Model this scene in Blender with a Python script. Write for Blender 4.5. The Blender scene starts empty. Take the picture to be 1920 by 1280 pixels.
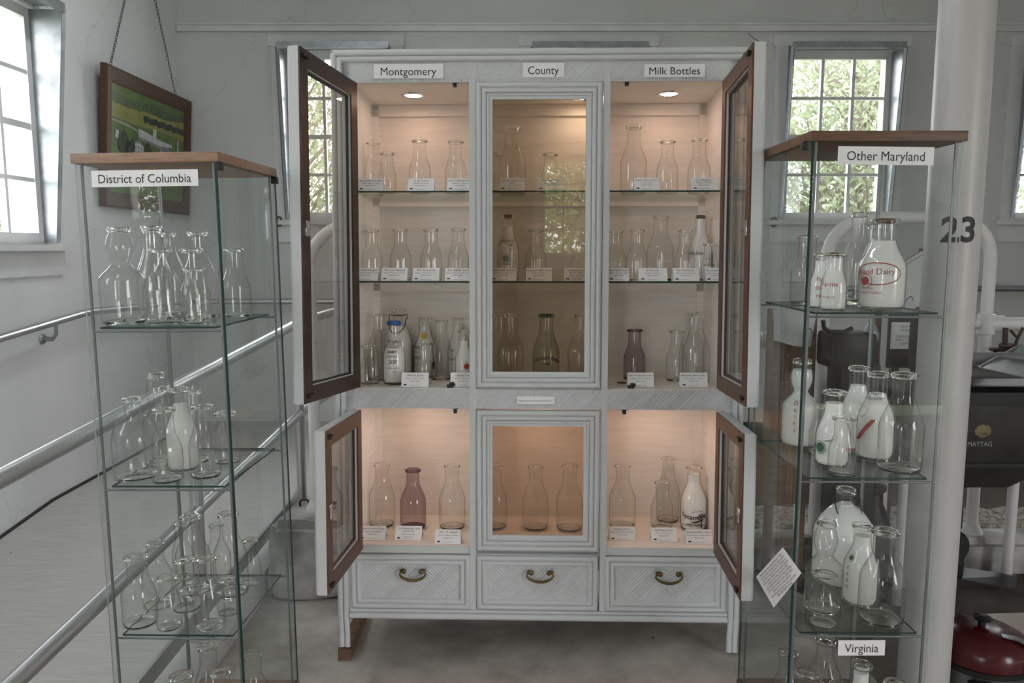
import bpy, bmesh, math, random
from math import sin, cos, pi, radians, sqrt, exp
from mathutils import Matrix, Vector, noise

random.seed(7)
SC = bpy.context.scene
COL = SC.collection

# ------------------------------------------------------------------ camera
FPX, PITCH, CAMH = 1460.0, 0.1191, 1.3621
cam = bpy.data.cameras.new('camera')
cam.sensor_width = 36.0
cam.lens = FPX / 1920.0 * 36.0
cam.clip_start = 0.02
camo = bpy.data.objects.new('camera', cam)
COL.objects.link(camo)
camo.location = (0, 0, CAMH)
camo.rotation_euler = (pi / 2 - PITCH, 0, 0)
SC.camera = camo

# ------------------------------------------------------------------ sky and exposure
world = bpy.data.worlds.new('overcast_sky')
SC.world = world
world.use_nodes = True
wn = world.node_tree
wn.nodes.clear()
_o = wn.nodes.new('ShaderNodeOutputWorld')
_b = wn.nodes.new('ShaderNodeBackground')
_b.inputs['Color'].default_value = (0.97, 0.955, 1.0, 1)
_b.inputs['Strength'].default_value = 9.6
wn.links.new(_b.outputs[0], _o.inputs[0])
SC.view_settings.view_transform = 'Standard'
SC.view_settings.look = 'None'
SC.view_settings.gamma = 1.0
SC.view_settings.use_curve_mapping = False
SC.view_settings.exposure = 0.12
cy = SC.cycles
cy.max_bounces = 14
cy.diffuse_bounces = 5
cy.glossy_bounces = 5
cy.transmission_bounces = 12
cy.transparent_max_bounces = 48
cy.sample_clamp_indirect = 6.0
cy.blur_glossy = 0.5

# room: x -2.27..4.6, y -4..5.5
XL, XR, YB, YF, ZC = -2.27, 4.6, 5.5, -4.0, 3.3


def portal(name, loc, rot, sx, sy):
    l = bpy.data.lights.new(name, 'AREA')
    l.shape = 'RECTANGLE'
    l.size, l.size_y = sx, sy
    l.cycles.is_portal = True
    o = bpy.data.objects.new(name, l)
    COL.objects.link(o)
    o.location = loc
    o.rotation_euler = rot
    return o


# ------------------------------------------------------------------ pixel helpers
_c, _s = cos(PITCH), sin(PITCH)
EYE = Vector((0, 0, CAMH))


def ray(px, py):
    u, v = (px - 960) / FPX, (py - 640) / FPX
    return Vector((u, _c - v * _s, -_s - v * _c))


def proj(P):
    x, y, z = P[0], P[1], P[2] - CAMH
    zc = y * _c - z * _s
    yc = -(z * _c + y * _s)
    return 960 + FPX * x / zc, 640 + FPX * yc / zc, zc


def on_y(px, py, Y, M=None):
    o, d = EYE, ray(px, py)
    if M is not None:
        Mi = M.inverted()
        o, d = Mi @ o, Mi.to_3x3() @ d
    return o + d * ((Y - o.y) / d.y)


def on_z(px, py, Z, M=None):
    o, d = EYE, ray(px, py)
    if M is not None:
        Mi = M.inverted()
        o, d = Mi @ o, Mi.to_3x3() @ d
    return o + d * ((Z - o.z) / d.z)


def on_x(px, py, X):
    d = ray(px, py)
    return EYE + d * ((X - EYE.x) / d.x)


def at_depth(px, py, zc):
    return EYE + ray(px, py) * zc


T = Matrix.Translation


def Rz(a):
    return Matrix.Rotation(a, 4, 'Z')


def Rx(a):
    return Matrix.Rotation(a, 4, 'X')


def Ry(a):
    return Matrix.Rotation(a, 4, 'Y')


# ------------------------------------------------------------------ materials
def newmat(name):
    m = bpy.data.materials.new(name)
    m.use_nodes = True
    nt = m.node_tree
    nt.nodes.clear()
    out = nt.nodes.new('ShaderNodeOutputMaterial')
    return m, nt, out


def N(nt, typ, **kw):
    n = nt.nodes.new(typ)
    for k, v in kw.items():
        if k.startswith('i_'):
            n.inputs[k[2:].replace('_', ' ')].default_value = v
        else:
            setattr(n, k, v)
    return n


def pbr(name, col, rough=0.5, metal=0.0, var=0.0, scale=8.0, bump=0.0, bscale=60.0, stretch=None, col2=None, spec=0.5, detail=4.0):
    m, nt, out = newmat(name)
    p = N(nt, 'ShaderNodeBsdfPrincipled')
    p.inputs['Roughness'].default_value = rough
    p.inputs['Metallic'].default_value = metal
    p.inputs['Specular IOR Level'].default_value = spec
    p.inputs['Base Color'].default_value = (*col, 1)
    tc = N(nt, 'ShaderNodeTexCoord')
    src = tc.outputs['Object']
    if stretch:
        mp = N(nt, 'ShaderNodeMapping')
        mp.inputs['Scale'].default_value = stretch
        nt.links.new(src, mp.inputs[0])
        src = mp.outputs[0]
    if var or col2:
        n = N(nt, 'ShaderNodeTexNoise')
        n.inputs['Scale'].default_value = scale
        n.inputs['Detail'].default_value = detail
        nt.links.new(src, n.inputs['Vector'])
        mx = N(nt, 'ShaderNodeMix', data_type='RGBA')
        c2 = col2 if col2 else tuple(max(0, c * (1 - var)) for c in col)
        mx.inputs['A'].default_value = (*col, 1)
        mx.inputs['B'].default_value = (*c2, 1)
        r = N(nt, 'ShaderNodeMapRange')
        r.inputs['From Min'].default_value = 0.35
        r.inputs['From Max'].default_value = 0.68
        nt.links.new(n.outputs['Fac'], r.inputs['Value'])
        nt.links.new(r.outputs[0], mx.inputs['Factor'])
        nt.links.new(mx.outputs['Result'], p.inputs['Base Color'])
    if bump:
        n2 = N(nt, 'ShaderNodeTexNoise')
        n2.inputs['Scale'].default_value = bscale
        n2.inputs['Detail'].default_value = 3.0
        nt.links.new(src, n2.inputs['Vector'])
        b = N(nt, 'ShaderNodeBump')
        b.inputs['Strength'].default_value = bump
        b.inputs['Distance'].default_value = 0.004
        nt.links.new(n2.outputs['Fac'], b.inputs['Height'])
        nt.links.new(b.outputs[0], p.inputs['Normal'])
    nt.links.new(p.outputs[0], out.inputs[0])
    return m


def thin_glass(name, tint=(1, 1, 1), edge=(0.8, 0.85, 0.82), fres=1.0, power=3.0, rough=0.0, bump=0.0, bscale=25.0):
    """clear sheet or shell: transparent, more absorbent towards grazing (longer path), Fresnel reflection"""
    m, nt, out = newmat(name)
    lw = N(nt, 'ShaderNodeLayerWeight')
    lw.inputs['Blend'].default_value = 0.5
    p5 = N(nt, 'ShaderNodeMath', operation='POWER')
    p5.inputs[1].default_value = 5.0
    nt.links.new(lw.outputs['Facing'], p5.inputs[0])
    ma = N(nt, 'ShaderNodeMath', operation='MULTIPLY_ADD', use_clamp=True)
    ma.inputs[1].default_value = 0.96 * min(1, fres)
    ma.inputs[2].default_value = 0.04 * fres
    nt.links.new(p5.outputs[0], ma.inputs[0])
    pk = N(nt, 'ShaderNodeMath', operation='POWER')
    pk.inputs[1].default_value = power
    nt.links.new(lw.outputs['Facing'], pk.inputs[0])
    mx = N(nt, 'ShaderNodeMix', data_type='RGBA')
    mx.inputs['A'].default_value = (*tint, 1)
    mx.inputs['B'].default_value = (*edge, 1)
    nt.links.new(pk.outputs[0], mx.inputs['Factor'])
    tr = N(nt, 'ShaderNodeBsdfTransparent')
    nt.links.new(mx.outputs['Result'], tr.inputs[0])
    gl = N(nt, 'ShaderNodeBsdfGlossy')
    gl.inputs['Roughness'].default_value = rough
    if bump:
        tc = N(nt, 'ShaderNodeTexCoord')
        n2 = N(nt, 'ShaderNodeTexNoise')
        n2.inputs['Scale'].default_value = bscale
        nt.links.new(tc.outputs['Object'], n2.inputs['Vector'])
        b = N(nt, 'ShaderNodeBump')
        b.inputs['Strength'].default_value = bump
        b.inputs['Distance'].default_value = 0.01
        nt.links.new(n2.outputs['Fac'], b.inputs['Height'])
        nt.links.new(b.outputs[0], gl.inputs['Normal'])
    ms = N(nt, 'ShaderNodeMixShader')
    nt.links.new(ma.outputs[0], ms.inputs[0])
    nt.links.new(tr.outputs[0], ms.inputs[1])
    nt.links.new(gl.outputs[0], ms.inputs[2])
    nt.links.new(ms.outputs[0], out.inputs[0])
    return m


def solid_glass(name, col=(1, 1, 1), ior=1.5):
    m, nt, out = newmat(name)
    g = N(nt, 'ShaderNodeBsdfGlass')
    g.inputs['Color'].default_value = (*col, 1)
    g.inputs['IOR'].default_value = ior
    g.inputs['Roughness'].default_value = 0.0
    nt.links.new(g.outputs[0], out.inputs[0])
    return m


def emit(name, col, st):
    m, nt, out = newmat(name)
    e = N(nt, 'ShaderNodeEmission')
    e.inputs[0].default_value = (*col, 1)
    e.inputs[1].default_value = st
    nt.links.new(e.outputs[0], out.inputs[0])
    return m


def wall_mat(name, col, crack=True):
    """painted masonry: fine roller texture, faint dirt and a few hairline cracks"""
    m, nt, out = newmat(name)
    p = N(nt, 'ShaderNodeBsdfPrincipled')
    p.inputs['Roughness'].default_value = 0.6
    tc = N(nt, 'ShaderNodeTexCoord')
    n = N(nt, 'ShaderNodeTexNoise')
    n.inputs['Scale'].default_value = 2.2
    n.inputs['Detail'].default_value = 6
    nt.links.new(tc.outputs['Object'], n.inputs['Vector'])
    r = N(nt, 'ShaderNodeMapRange')
    r.inputs['From Min'].default_value = 0.3
    r.inputs['From Max'].default_value = 0.75
    nt.links.new(n.outputs['Fac'], r.inputs['Value'])
    mx = N(nt, 'ShaderNodeMix', data_type='RGBA')
    mx.inputs['A'].default_value = (*col, 1)
    mx.inputs['B'].default_value = (col[0] * .9, col[1] * .9, col[2] * .89, 1)
    nt.links.new(r.outputs[0], mx.inputs['Factor'])
    last = mx.outputs['Result']
    if crack:
        v = N(nt, 'ShaderNodeTexVoronoi', feature='DISTANCE_TO_EDGE')
        v.inputs['Scale'].default_value = 0.8
        nz = N(nt, 'ShaderNodeTexNoise')
        nz.inputs['Scale'].default_value = 3.0
        nz.inputs['Detail'].default_value = 8
        nt.links.new(tc.outputs['Object'], nz.inputs['Vector'])
        va = N(nt, 'ShaderNodeVectorMath', operation='MULTIPLY_ADD')
        va.inputs[1].default_value = (.5, .5, .5)
        nt.links.new(nz.outputs['Color'], va.inputs[0])
        nt.links.new(tc.outputs['Object'], va.inputs[2])
        nt.links.new(va.outputs[0], v.inputs['Vector'])
        lt = N(nt, 'ShaderNodeMath', operation='LESS_THAN')
        lt.inputs[1].default_value = 0.0035
        nt.links.new(v.outputs['Distance'], lt.inputs[0])
        ml = N(nt, 'ShaderNodeMath', operation='MULTIPLY')
        ml.inputs[1].default_value = 0.16
        nt.links.new(lt.outputs[0], ml.inputs[0])
        m2 = N(nt, 'ShaderNodeMix', data_type='RGBA')
        nt.links.new(ml.outputs[0], m2.inputs['Factor'])
        nt.links.new(last, m2.inputs['A'])
        m2.inputs['B'].default_value = (.22, .22, .22, 1)
        last = m2.outputs['Result']
    nt.links.new(last, p.inputs['Base Color'])
    n2 = N(nt, 'ShaderNodeTexNoise')
    n2.inputs['Scale'].default_value = 45
    n2.inputs['Detail'].default_value = 5
    nt.links.new(tc.outputs['Object'], n2.inputs['Vector'])
    b = N(nt, 'ShaderNodeBump')
    b.inputs['Strength'].default_value = 0.25
    b.inputs['Distance'].default_value = 0.004
    nt.links.new(n2.outputs['Fac'], b.inputs['Height'])
    nt.links.new(b.outputs[0], p.inputs['Normal'])
    nt.links.new(p.outputs[0], out.inputs[0])
    return m


def concrete_mat(name, a, b_, spots=True, stretch=(1, 1, 1)):
    m, nt, out = newmat(name)
    p = N(nt, 'ShaderNodeBsdfPrincipled')
    p.inputs['Roughness'].default_value = 0.72
    tc = N(nt, 'ShaderNodeTexCoord')
    mp = N(nt, 'ShaderNodeMapping')
    mp.inputs['Scale'].default_value = stretch
    nt.links.new(tc.outputs['Object'], mp.inputs[0])
    n = N(nt, 'ShaderNodeTexNoise')
    n.inputs['Scale'].default_value = 2.6
    n.inputs['Detail'].default_value = 9
    n.inputs['Roughness'].default_value = 0.68
    nt.links.new(mp.outputs[0], n.inputs['Vector'])
    r = N(nt, 'ShaderNodeMapRange')
    r.inputs['From Min'].default_value = 0.33
    r.inputs['From Max'].default_value = 0.67
    nt.links.new(n.outputs['Fac'], r.inputs['Value'])
    mx = N(nt, 'ShaderNodeMix', data_type='RGBA')
    mx.inputs['A'].default_value = (*a, 1)
    mx.inputs['B'].default_value = (*b_, 1)
    nt.links.new(r.outputs[0], mx.inputs['Factor'])
    last = mx.outputs['Result']
    if spots:
        v = N(nt, 'ShaderNodeTexVoronoi')
        v.inputs['Scale'].default_value = 7.0
        nt.links.new(tc.outputs['Object'], v.inputs['Vector'])
        nn = N(nt, 'ShaderNodeTexNoise')
        nn.inputs['Scale'].default_value = 40
        nt.links.new(tc.outputs['Object'], nn.inputs['Vector'])
        ad = N(nt, 'ShaderNodeMath', operation='MULTIPLY_ADD')
        ad.inputs[1].default_value = 0.16
        nt.links.new(nn.outputs['Fac'], ad.inputs[0])
        nt.links.new(v.outputs['Distance'], ad.inputs[2])
        lt = N(nt, 'ShaderNodeMath', operation='LESS_THAN')
        lt.inputs[1].default_value = 0.115
        nt.links.new(ad.outputs[0], lt.inputs[0])
        ml = N(nt, 'ShaderNodeMath', operation='MULTIPLY')
        ml.inputs[1].default_value = 0.6
        nt.links.new(lt.outputs[0], ml.inputs[0])
        m2 = N(nt, 'ShaderNodeMix', data_type='RGBA')
        nt.links.new(ml.outputs[0], m2.inputs['Factor'])
        nt.links.new(last, m2.inputs['A'])
        m2.inputs['B'].default_value = (.05, .045, .04, 1)
        last = m2.outputs['Result']
    nt.links.new(last, p.inputs['Base Color'])
    n2 = N(nt, 'ShaderNodeTexNoise')
    n2.inputs['Scale'].default_value = 70
    n2.inputs['Detail'].default_value = 6
    nt.links.new(mp.outputs[0], n2.inputs['Vector'])
    bm_ = N(nt, 'ShaderNodeBump')
    bm_.inputs['Strength'].default_value = 0.3
    bm_.inputs['Distance'].default_value = 0.004
    nt.links.new(n2.outputs['Fac'], bm_.inputs['Height'])
    nt.links.new(bm_.outputs[0], p.inputs['Normal'])
    nt.links.new(p.outputs[0], out.inputs[0])
    return m


MT = {}
MT['wall'] = wall_mat('painted_wall', (.67, .68, .675))  # back and right wall paint, toned down to imitate weaker light
MT['wall_l'] = wall_mat('lighter_lit_wall', (.81, .82, .83))  # same wall paint, lightened to imitate the stronger light at left
MT['wall_f'] = pbr('dark_unseen_wall', (.17, .145, .125), .7, col2=(.11, .09, .075), scale=6, stretch=(8, 8, 1))  # unseen front wall, coloured dark to cut its reflection in the right case
MT['ceiling'] = wall_mat('painted_ceiling', (.66, .67, .67), crack=False)
MT['trim'] = pbr('white_trim_paint', (.75, .76, .76), .45, var=.08, bump=.12, bscale=30)
MT['floor'] = concrete_mat('worn_concrete', (.56, .515, .47), (.25, .22, .195))
MT['ramp'] = concrete_mat('brushed_concrete', (.60, .585, .565), (.47, .455, .435), stretch=(2.5, 55, 55))
MT['curb'] = pbr('whitewashed_concrete', (.62, .61, .59), .8, col2=(.16, .15, .14), scale=5, bump=.9, bscale=18, detail=8)
MT['white'] = pbr('white_furniture_paint', (.60, .615, .62), .42, var=.03, scale=3)
MT['inside'] = pbr('cream_cabinet_lining', (.88, .84, .79), .5, var=.08, scale=6, bump=.1, bscale=30, stretch=(1, 1, 12))
MT['brown'] = pbr('dark_brown_door_wood', (.062, .026, .017), .42, col2=(.03, .013, .009), scale=14, stretch=(6, 6, 1))
MT['midbrown'] = pbr('warm_brown_door_wood', (.13, .062, .036), .45, col2=(.08, .036, .021), scale=14, stretch=(6, 6, 1))
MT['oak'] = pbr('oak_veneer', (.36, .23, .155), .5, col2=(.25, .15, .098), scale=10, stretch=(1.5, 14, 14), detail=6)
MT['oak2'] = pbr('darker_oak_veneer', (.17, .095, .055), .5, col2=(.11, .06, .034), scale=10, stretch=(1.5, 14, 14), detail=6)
MT['pane'] = thin_glass('clear_sheet_glass', (.985, .992, .99), (.80, .87, .85), .55)
MT['bronze'] = thin_glass('bronze_tinted_glass', (.76, .68, .60), (.48, .39, .33), 1.9)
MT['doorpane'] = thin_glass('cabinet_door_glass', (.84, .80, .76), (.46, .40, .35), 1.7, 2.0)
MT['window'] = thin_glass('window_glass', (.98, .99, .985), (.8, .85, .82), 1.0)
MT['edge'] = pbr('green_glass_edge', (.010, .040, .034), .4, spec=.25)
MT['edgepale'] = pbr('pale_green_glass_edge', (.36, .42, .36), .2)
MT['bottle'] = thin_glass('clear_bottle_glass', (.975, .977, .97), (.44, .45, .43), 1.7, 4.5, bump=.10, bscale=22)
MT['bottle_lip'] = solid_glass('clear_lip_glass', (.985, .99, .98))
MT['amethyst'] = thin_glass('amethyst_bottle_glass', (.76, .70, .73), (.20, .15, .18), 1.7, 3.0, bump=.06)
MT['amethyst_lip'] = solid_glass('amethyst_lip_glass', (.66, .57, .62))
MT['aqua'] = thin_glass('pale_green_bottle_glass', (.86, .88, .83), (.28, .31, .27), 1.7, 3.0, bump=.06)
MT['aqua_lip'] = solid_glass('pale_green_lip_glass', (.7, .8, .72))
MT['milk'] = pbr('white_bottle_filling', (.90, .90, .88), .75, bump=.35, bscale=160, var=.05)
MT['red_ink'] = pbr('red_print', (.36, .05, .04), .5)
MT['maroon_ink'] = pbr('maroon_print', (.11, .022, .025), .5)
MT['dark_ink'] = pbr('dark_maroon_print', (.035, .008, .010), .6)
MT['black_ink'] = pbr('black_print', (.018, .018, .018), .5)
MT['green_ink'] = pbr('green_print', (.02, .10, .05), .5)
MT['grey_ink'] = pbr('grey_blue_print', (.20, .24, .27), .5)
MT['yellow_ink'] = pbr('yellow_print', (.62, .52, .08), .5)
MT['paper'] = pbr('white_card', (.84, .84, .84), .6)
MT['cardtext'] = pbr('card_print', (.035, .04, .055), .6)
MT['cap_brown'] = pbr('brown_waxed_cap', (.16, .075, .04), .6)
MT['cap_blue'] = pbr('blue_cap', (.02, .10, .33), .5)
MT['wire'] = pbr('rusty_wire', (.08, .06, .05), .5, .6)
MT['brass'] = pbr('antique_brass', (.20, .145, .065), .35, .9, var=.3, scale=30)
MT['chrome'] = pbr('chrome', (.7, .7, .7), .12, 1.0)
MT['black'] = pbr('black_plastic', (.012, .012, .012), .4)
MT['lens_dim'] = emit('dim_lamp_lens', (1.0, .78, .58), 40.0)
MT['lens'] = emit('lamp_lens', (1.0, .62, .44), 36.0)
MT['alu'] = pbr('brushed_aluminium', (.52, .525, .53), .33, .85, bump=.04, bscale=80)
MT['galv'] = pbr('galvanised_sheet', (.38, .41, .43), .42, .75, var=.25, scale=18)
MT['post'] = pbr('grey_metal_post', (.22, .23, .24), .4, .6)
MT['pipe'] = pbr('white_painted_pipe', (.74, .74, .73), .4, var=.06, bump=.15, bscale=25)
MT['pillar'] = pbr('white_pillar_paint', (.56, .55, .54), .38, var=.05, bump=.08, bscale=12)
MT['framewood'] = pbr('walnut_picture_frame', (.115, .05, .027), .5, col2=(.06, .027, .015), scale=12, stretch=(3, 3, 12))
MT['chain'] = pbr('steel_chain', (.14, .14, .14), .4, .8)
MT['wood'] = pbr('raw_brown_wood', (.19, .105, .06), .65, col2=(.11, .06, .035), scale=10, stretch=(1, 10, 10))
MT['darkiron'] = pbr('black_iron', (.009, .009, .010), .5, .2, var=.4, scale=20)
MT['tub'] = pbr('weathered_tub_aluminium', (.05, .049, .044), .55, .35, var=.35, scale=9)
MT['steel'] = pbr('dull_sheet_steel', (.30, .31, .32), .32, .8, var=.2, scale=7)
MT['red'] = pbr('dark_red_enamel', (.075, .006, .009), .22)
MT['cloth'] = pbr('white_cotton', (.70, .71, .72), .85, bump=.3, bscale=140, var=.06)
MT['bedding'] = pbr('wood_shavings', (.46, .42, .38), .9, col2=(.10, .08, .06), scale=42, bump=1.0, bscale=60)
MT['bark'] = pbr('bark', (.20, .17, .14), .9)
MT['grass'] = pbr('lawn', (.22, .25, .16), .9, var=.3, scale=3)


def leaf_mat(name, a, b_):
    m, nt, out = newmat(name)
    g = N(nt, 'ShaderNodeNewGeometry')
    mx = N(nt, 'ShaderNodeMix', data_type='RGBA')
    mx.inputs['A'].default_value = (*a, 1)
    mx.inputs['B'].default_value = (*b_, 1)
    nt.links.new(g.outputs['Random Per Island'], mx.inputs['Factor'])
    d = N(nt, 'ShaderNodeBsdfDiffuse')
    t = N(nt, 'ShaderNodeBsdfTranslucent')
    nt.links.new(mx.outputs['Result'], d.inputs[0])
    nt.links.new(mx.outputs['Result'], t.inputs[0])
    ms = N(nt, 'ShaderNodeMixShader')
    ms.inputs[0].default_value = .5
    nt.links.new(d.outputs[0], ms.inputs[1])
    nt.links.new(t.outputs[0], ms.inputs[2])
    nt.links.new(ms.outputs[0], out.inputs[0])
    return m


MT['leaf'] = leaf_mat('spring_leaves', (.17, .205, .125), (.30, .335, .235))
MT['leaf2'] = leaf_mat('deep_green_leaves', (.40, .48, .22), (.52, .58, .32))


# ------------------------------------------------------------------ mesh builder
class MB:
    def __init__(self):
        self.v, self.f, self.mi = [], [], []

    def add(self, verts, faces, mi=0, M=None):
        b = len(self.v)
        self.v += [tuple(M @ Vector(q)) if M is not None else tuple(q) for q in verts]
        self.f += [tuple(b + i for i in q) for q in faces]
        self.mi += [mi] * len(faces)
        return self

    def box(self, x0, x1, y0, y1, z0, z1, mi=0, M=None, bv=0.0):
        if bv <= 0:
            v = [(x0, y0, z0), (x1, y0, z0), (x1, y1, z0), (x0, y1, z0), (x0, y0, z1), (x1, y0, z1), (x1, y1, z1), (x0, y1, z1)]
            f = [(0, 3, 2, 1), (4, 5, 6, 7), (0, 1, 5, 4), (1, 2, 6, 5), (2, 3, 7, 6), (3, 0, 4, 7)]
            return self.add(v, f, mi, M)
        bm = bmesh.new()
        bmesh.ops.create_cube(bm, size=1)
        for q in bm.verts:
            q.co = ((x0 + x1) / 2 + q.co.x * (x1 - x0), (y0 + y1) / 2 + q.co.y * (y1 - y0), (z0 + z1) / 2 + q.co.z * (z1 - z0))
        bmesh.ops.bevel(bm, geom=bm.edges[:], offset=bv, segments=2, profile=.5, affect='EDGES')
        bm.verts.index_update()
        self.add([q.co.copy() for q in bm.verts], [[q.index for q in fc.verts] for fc in bm.faces], mi, M)
        bm.free()
        return self

    def lathe(self, prof, n=28, mi=0, M=None, closed=False):
        """profile [(r,z)...] about z; points with r=0 become poles"""
        vs, rings = [], []
        for r, z in prof:
            if r <= 1e-6:
                rings.append([len(vs)])
                vs.append((0, 0, z))
            else:
                rings.append(list(range(len(vs), len(vs) + n)))
                vs += [(r * cos(2 * pi * i / n), r * sin(2 * pi * i / n), z) for i in range(n)]
        fs = []
        pairs = list(zip(rings[:-1], rings[1:]))
        if closed:
            pairs.append((rings[-1], rings[0]))
        for a, b in pairs:
            for i in range(n):
                j = (i + 1) % n
                if len(a) == 1 and len(b) == 1:
                    continue
                if len(a) == 1:
                    fs.append((a[0], b[j], b[i]))
                elif len(b) == 1:
                    fs.append((a[i], a[j], b[0]))
                else:
                    fs.append((a[i], a[j], b[j], b[i]))
        return self.add(vs, fs, mi, M)

    def tube(self, pts, r, n=12, mi=0, M=None, caps=True, closed=False):
        P = [Vector(p) for p in pts]
        k = len(P)
        rs = r if isinstance(r, (list, tuple)) else [r] * k
        vs, fs = [], []
        up = None
        for i, p in enumerate(P):
            if closed:
                t = (P[(i + 1) % k] - P[i - 1]).normalized()
            else:
                t = (P[min(i + 1, k - 1)] - P[max(i - 1, 0)]).normalized()
            if up is None:
                a = Vector((0, 0, 1)) if abs(t.z) < .9 else Vector((1, 0, 0))
                up = (a - t * a.dot(t)).normalized()
            else:
                up = (up - t * up.dot(t)).normalized()
            sd = t.cross(up)
            for q in range(n):
                an = 2 * pi * q / n
                vs.append(p + (up * cos(an) + sd * sin(an)) * rs[i])
        for i in range(k if closed else k - 1):
            j = (i + 1) % k
            for q in range(n):
                w = (q + 1) % n
                fs.append((i * n + q, i * n + w, j * n + w, j * n + q))
        if caps and not closed:
            fs.append(tuple(range(n - 1, -1, -1)))
            fs.append(tuple((k - 1) * n + q for q in range(n)))
        return self.add(vs, fs, mi, M)

    def ringframe(self, x0, x1, z0, z1, prof, mi=0, M=None, close_back=None):
        """mitred moulding round a rectangle in the xz plane; prof = [(inset, y)]"""
        vs, fs = [], []
        for u, y in prof:
            vs += [(x0 + u, y, z0 + u), (x1 - u, y, z0 + u), (x1 - u, y, z1 - u), (x0 + u, y, z1 - u)]
        for k in range(len(prof) - 1):
            for i in range(4):
                j = (i + 1) % 4
                fs.append((k * 4 + i, k * 4 + j, (k + 1) * 4 + j, (k + 1) * 4 + i))
        return self.add(vs, fs, mi, M)

    def prism(self, poly, y0, y1, mi=0, M=None):
        """polygon in xz extruded along y"""
        n = len(poly)
        vs = [(x, y0, z) for x, z in poly] + [(x, y1, z) for x, z in poly]
        fs = [tuple(range(n)), tuple(range(2 * n - 1, n - 1, -1))]
        for i in range(n):
            j = (i + 1) % n
            fs.append((i, i + n, j + n, j))
        return self.add(vs, fs, mi, M)

    def build(self, name, mats, parent=None, M=None, smooth=35, fixn=True):
        me = bpy.data.meshes.new(name)
        me.from_pydata(self.v, [], self.f)
        ml = mats if isinstance(mats, (list, tuple)) else [mats]
        for m in ml:
            me.materials.append(MT[m] if isinstance(m, str) else m)
        if len(ml) > 1:
            me.polygons.foreach_set('material_index', self.mi)
        if fixn:
            bm = bmesh.new()
            bm.from_mesh(me)
            bmesh.ops.recalc_face_normals(bm, faces=bm.faces)
            bm.to_mesh(me)
            bm.free()
        if smooth:
            me.shade_smooth()
            me.set_sharp_from_angle(angle=radians(smooth))
        o = bpy.data.objects.new(name, me)
        COL.objects.link(o)
        if parent is not None:
            o.parent = parent
        if M is not None:
            o.matrix_local = M
        return o


def thing(name, label, cat, M=None, group=None):
    o = bpy.data.objects.new(name, None)
    o.empty_display_size = .05
    COL.objects.link(o)
    if M is not None:
        o.matrix_world = M
    o['label'], o['category'] = label, cat
    if group:
        o['group'] = group
    return o


def tag(o, label, cat, group=None, kind=None):
    o['label'], o['category'] = label, cat
    if group:
        o['group'] = group
    if kind:
        o['kind'] = kind
    return o


def struct(o):
    o['kind'] = 'structure'
    return o


_tc = {}


def text_geo(txt, size, align='CENTER', sx=1.0):
    """flat lettering in the xy plane -> (verts, faces), centred"""
    key = txt
    if key not in _tc:
        cu = bpy.data.curves.new('t', 'FONT')
        cu.body = txt
        cu.size = 1.0
        cu.resolution_u = 3
        cu.offset = {'23': .03, 'WALNUT FARM': .022, 'DAIRY': .015, 'Sycamore': .015}.get(txt, 0.0)
        ob = bpy.data.objects.new('t', cu)
        COL.objects.link(ob)
        dg = bpy.context.evaluated_depsgraph_get()
        me = bpy.data.meshes.new_from_object(ob.evaluated_get(dg))
        _tc[key] = ([tuple(v.co) for v in me.vertices], [tuple(p.vertices) for p in me.polygons])
        bpy.data.objects.remove(ob)
        bpy.data.curves.remove(cu)
        bpy.data.meshes.remove(me)
    vs, fs = _tc[key]
    if not vs:
        return [], []
    x0, x1 = min(v[0] for v in vs), max(v[0] for v in vs)
    off = (x0 + x1) / 2 if align == 'CENTER' else x0
    return [((v[0] - off) * size * sx, v[1] * size) for v in vs], fs


def text_width(txt):
    vs, _ = text_geo(txt, 1.0)
    return (max(v[0] for v in vs) - min(v[0] for v in vs)) if vs else 1


def text_fit(txt, width, height=None, align='CENTER'):
    """lettering scaled to a width (and a cap height, by stretching)"""
    w = text_width(txt)
    if height is None:
        return text_geo(txt, width / w, align)
    return text_geo(txt, height, align, sx=width / (w * height))


# ================================================================== ROOM
def wall(name, M, L0, L1, Hh, ops, mat='wall', z0=-.2):
    m = MB()
    x = L0
    for (a, b, za, zb) in sorted(ops):
        m.box(x, a, 0, .2, z0, Hh, M=M)
        m.box(a, b, 0, .2, z0, za, M=M)
        m.box(a, b, 0, .2, zb, Hh, M=M)
        x = b
    m.box(x, L1, 0, .2, z0, Hh, M=M)
    return struct(m.build(name, mat, smooth=0))


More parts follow.
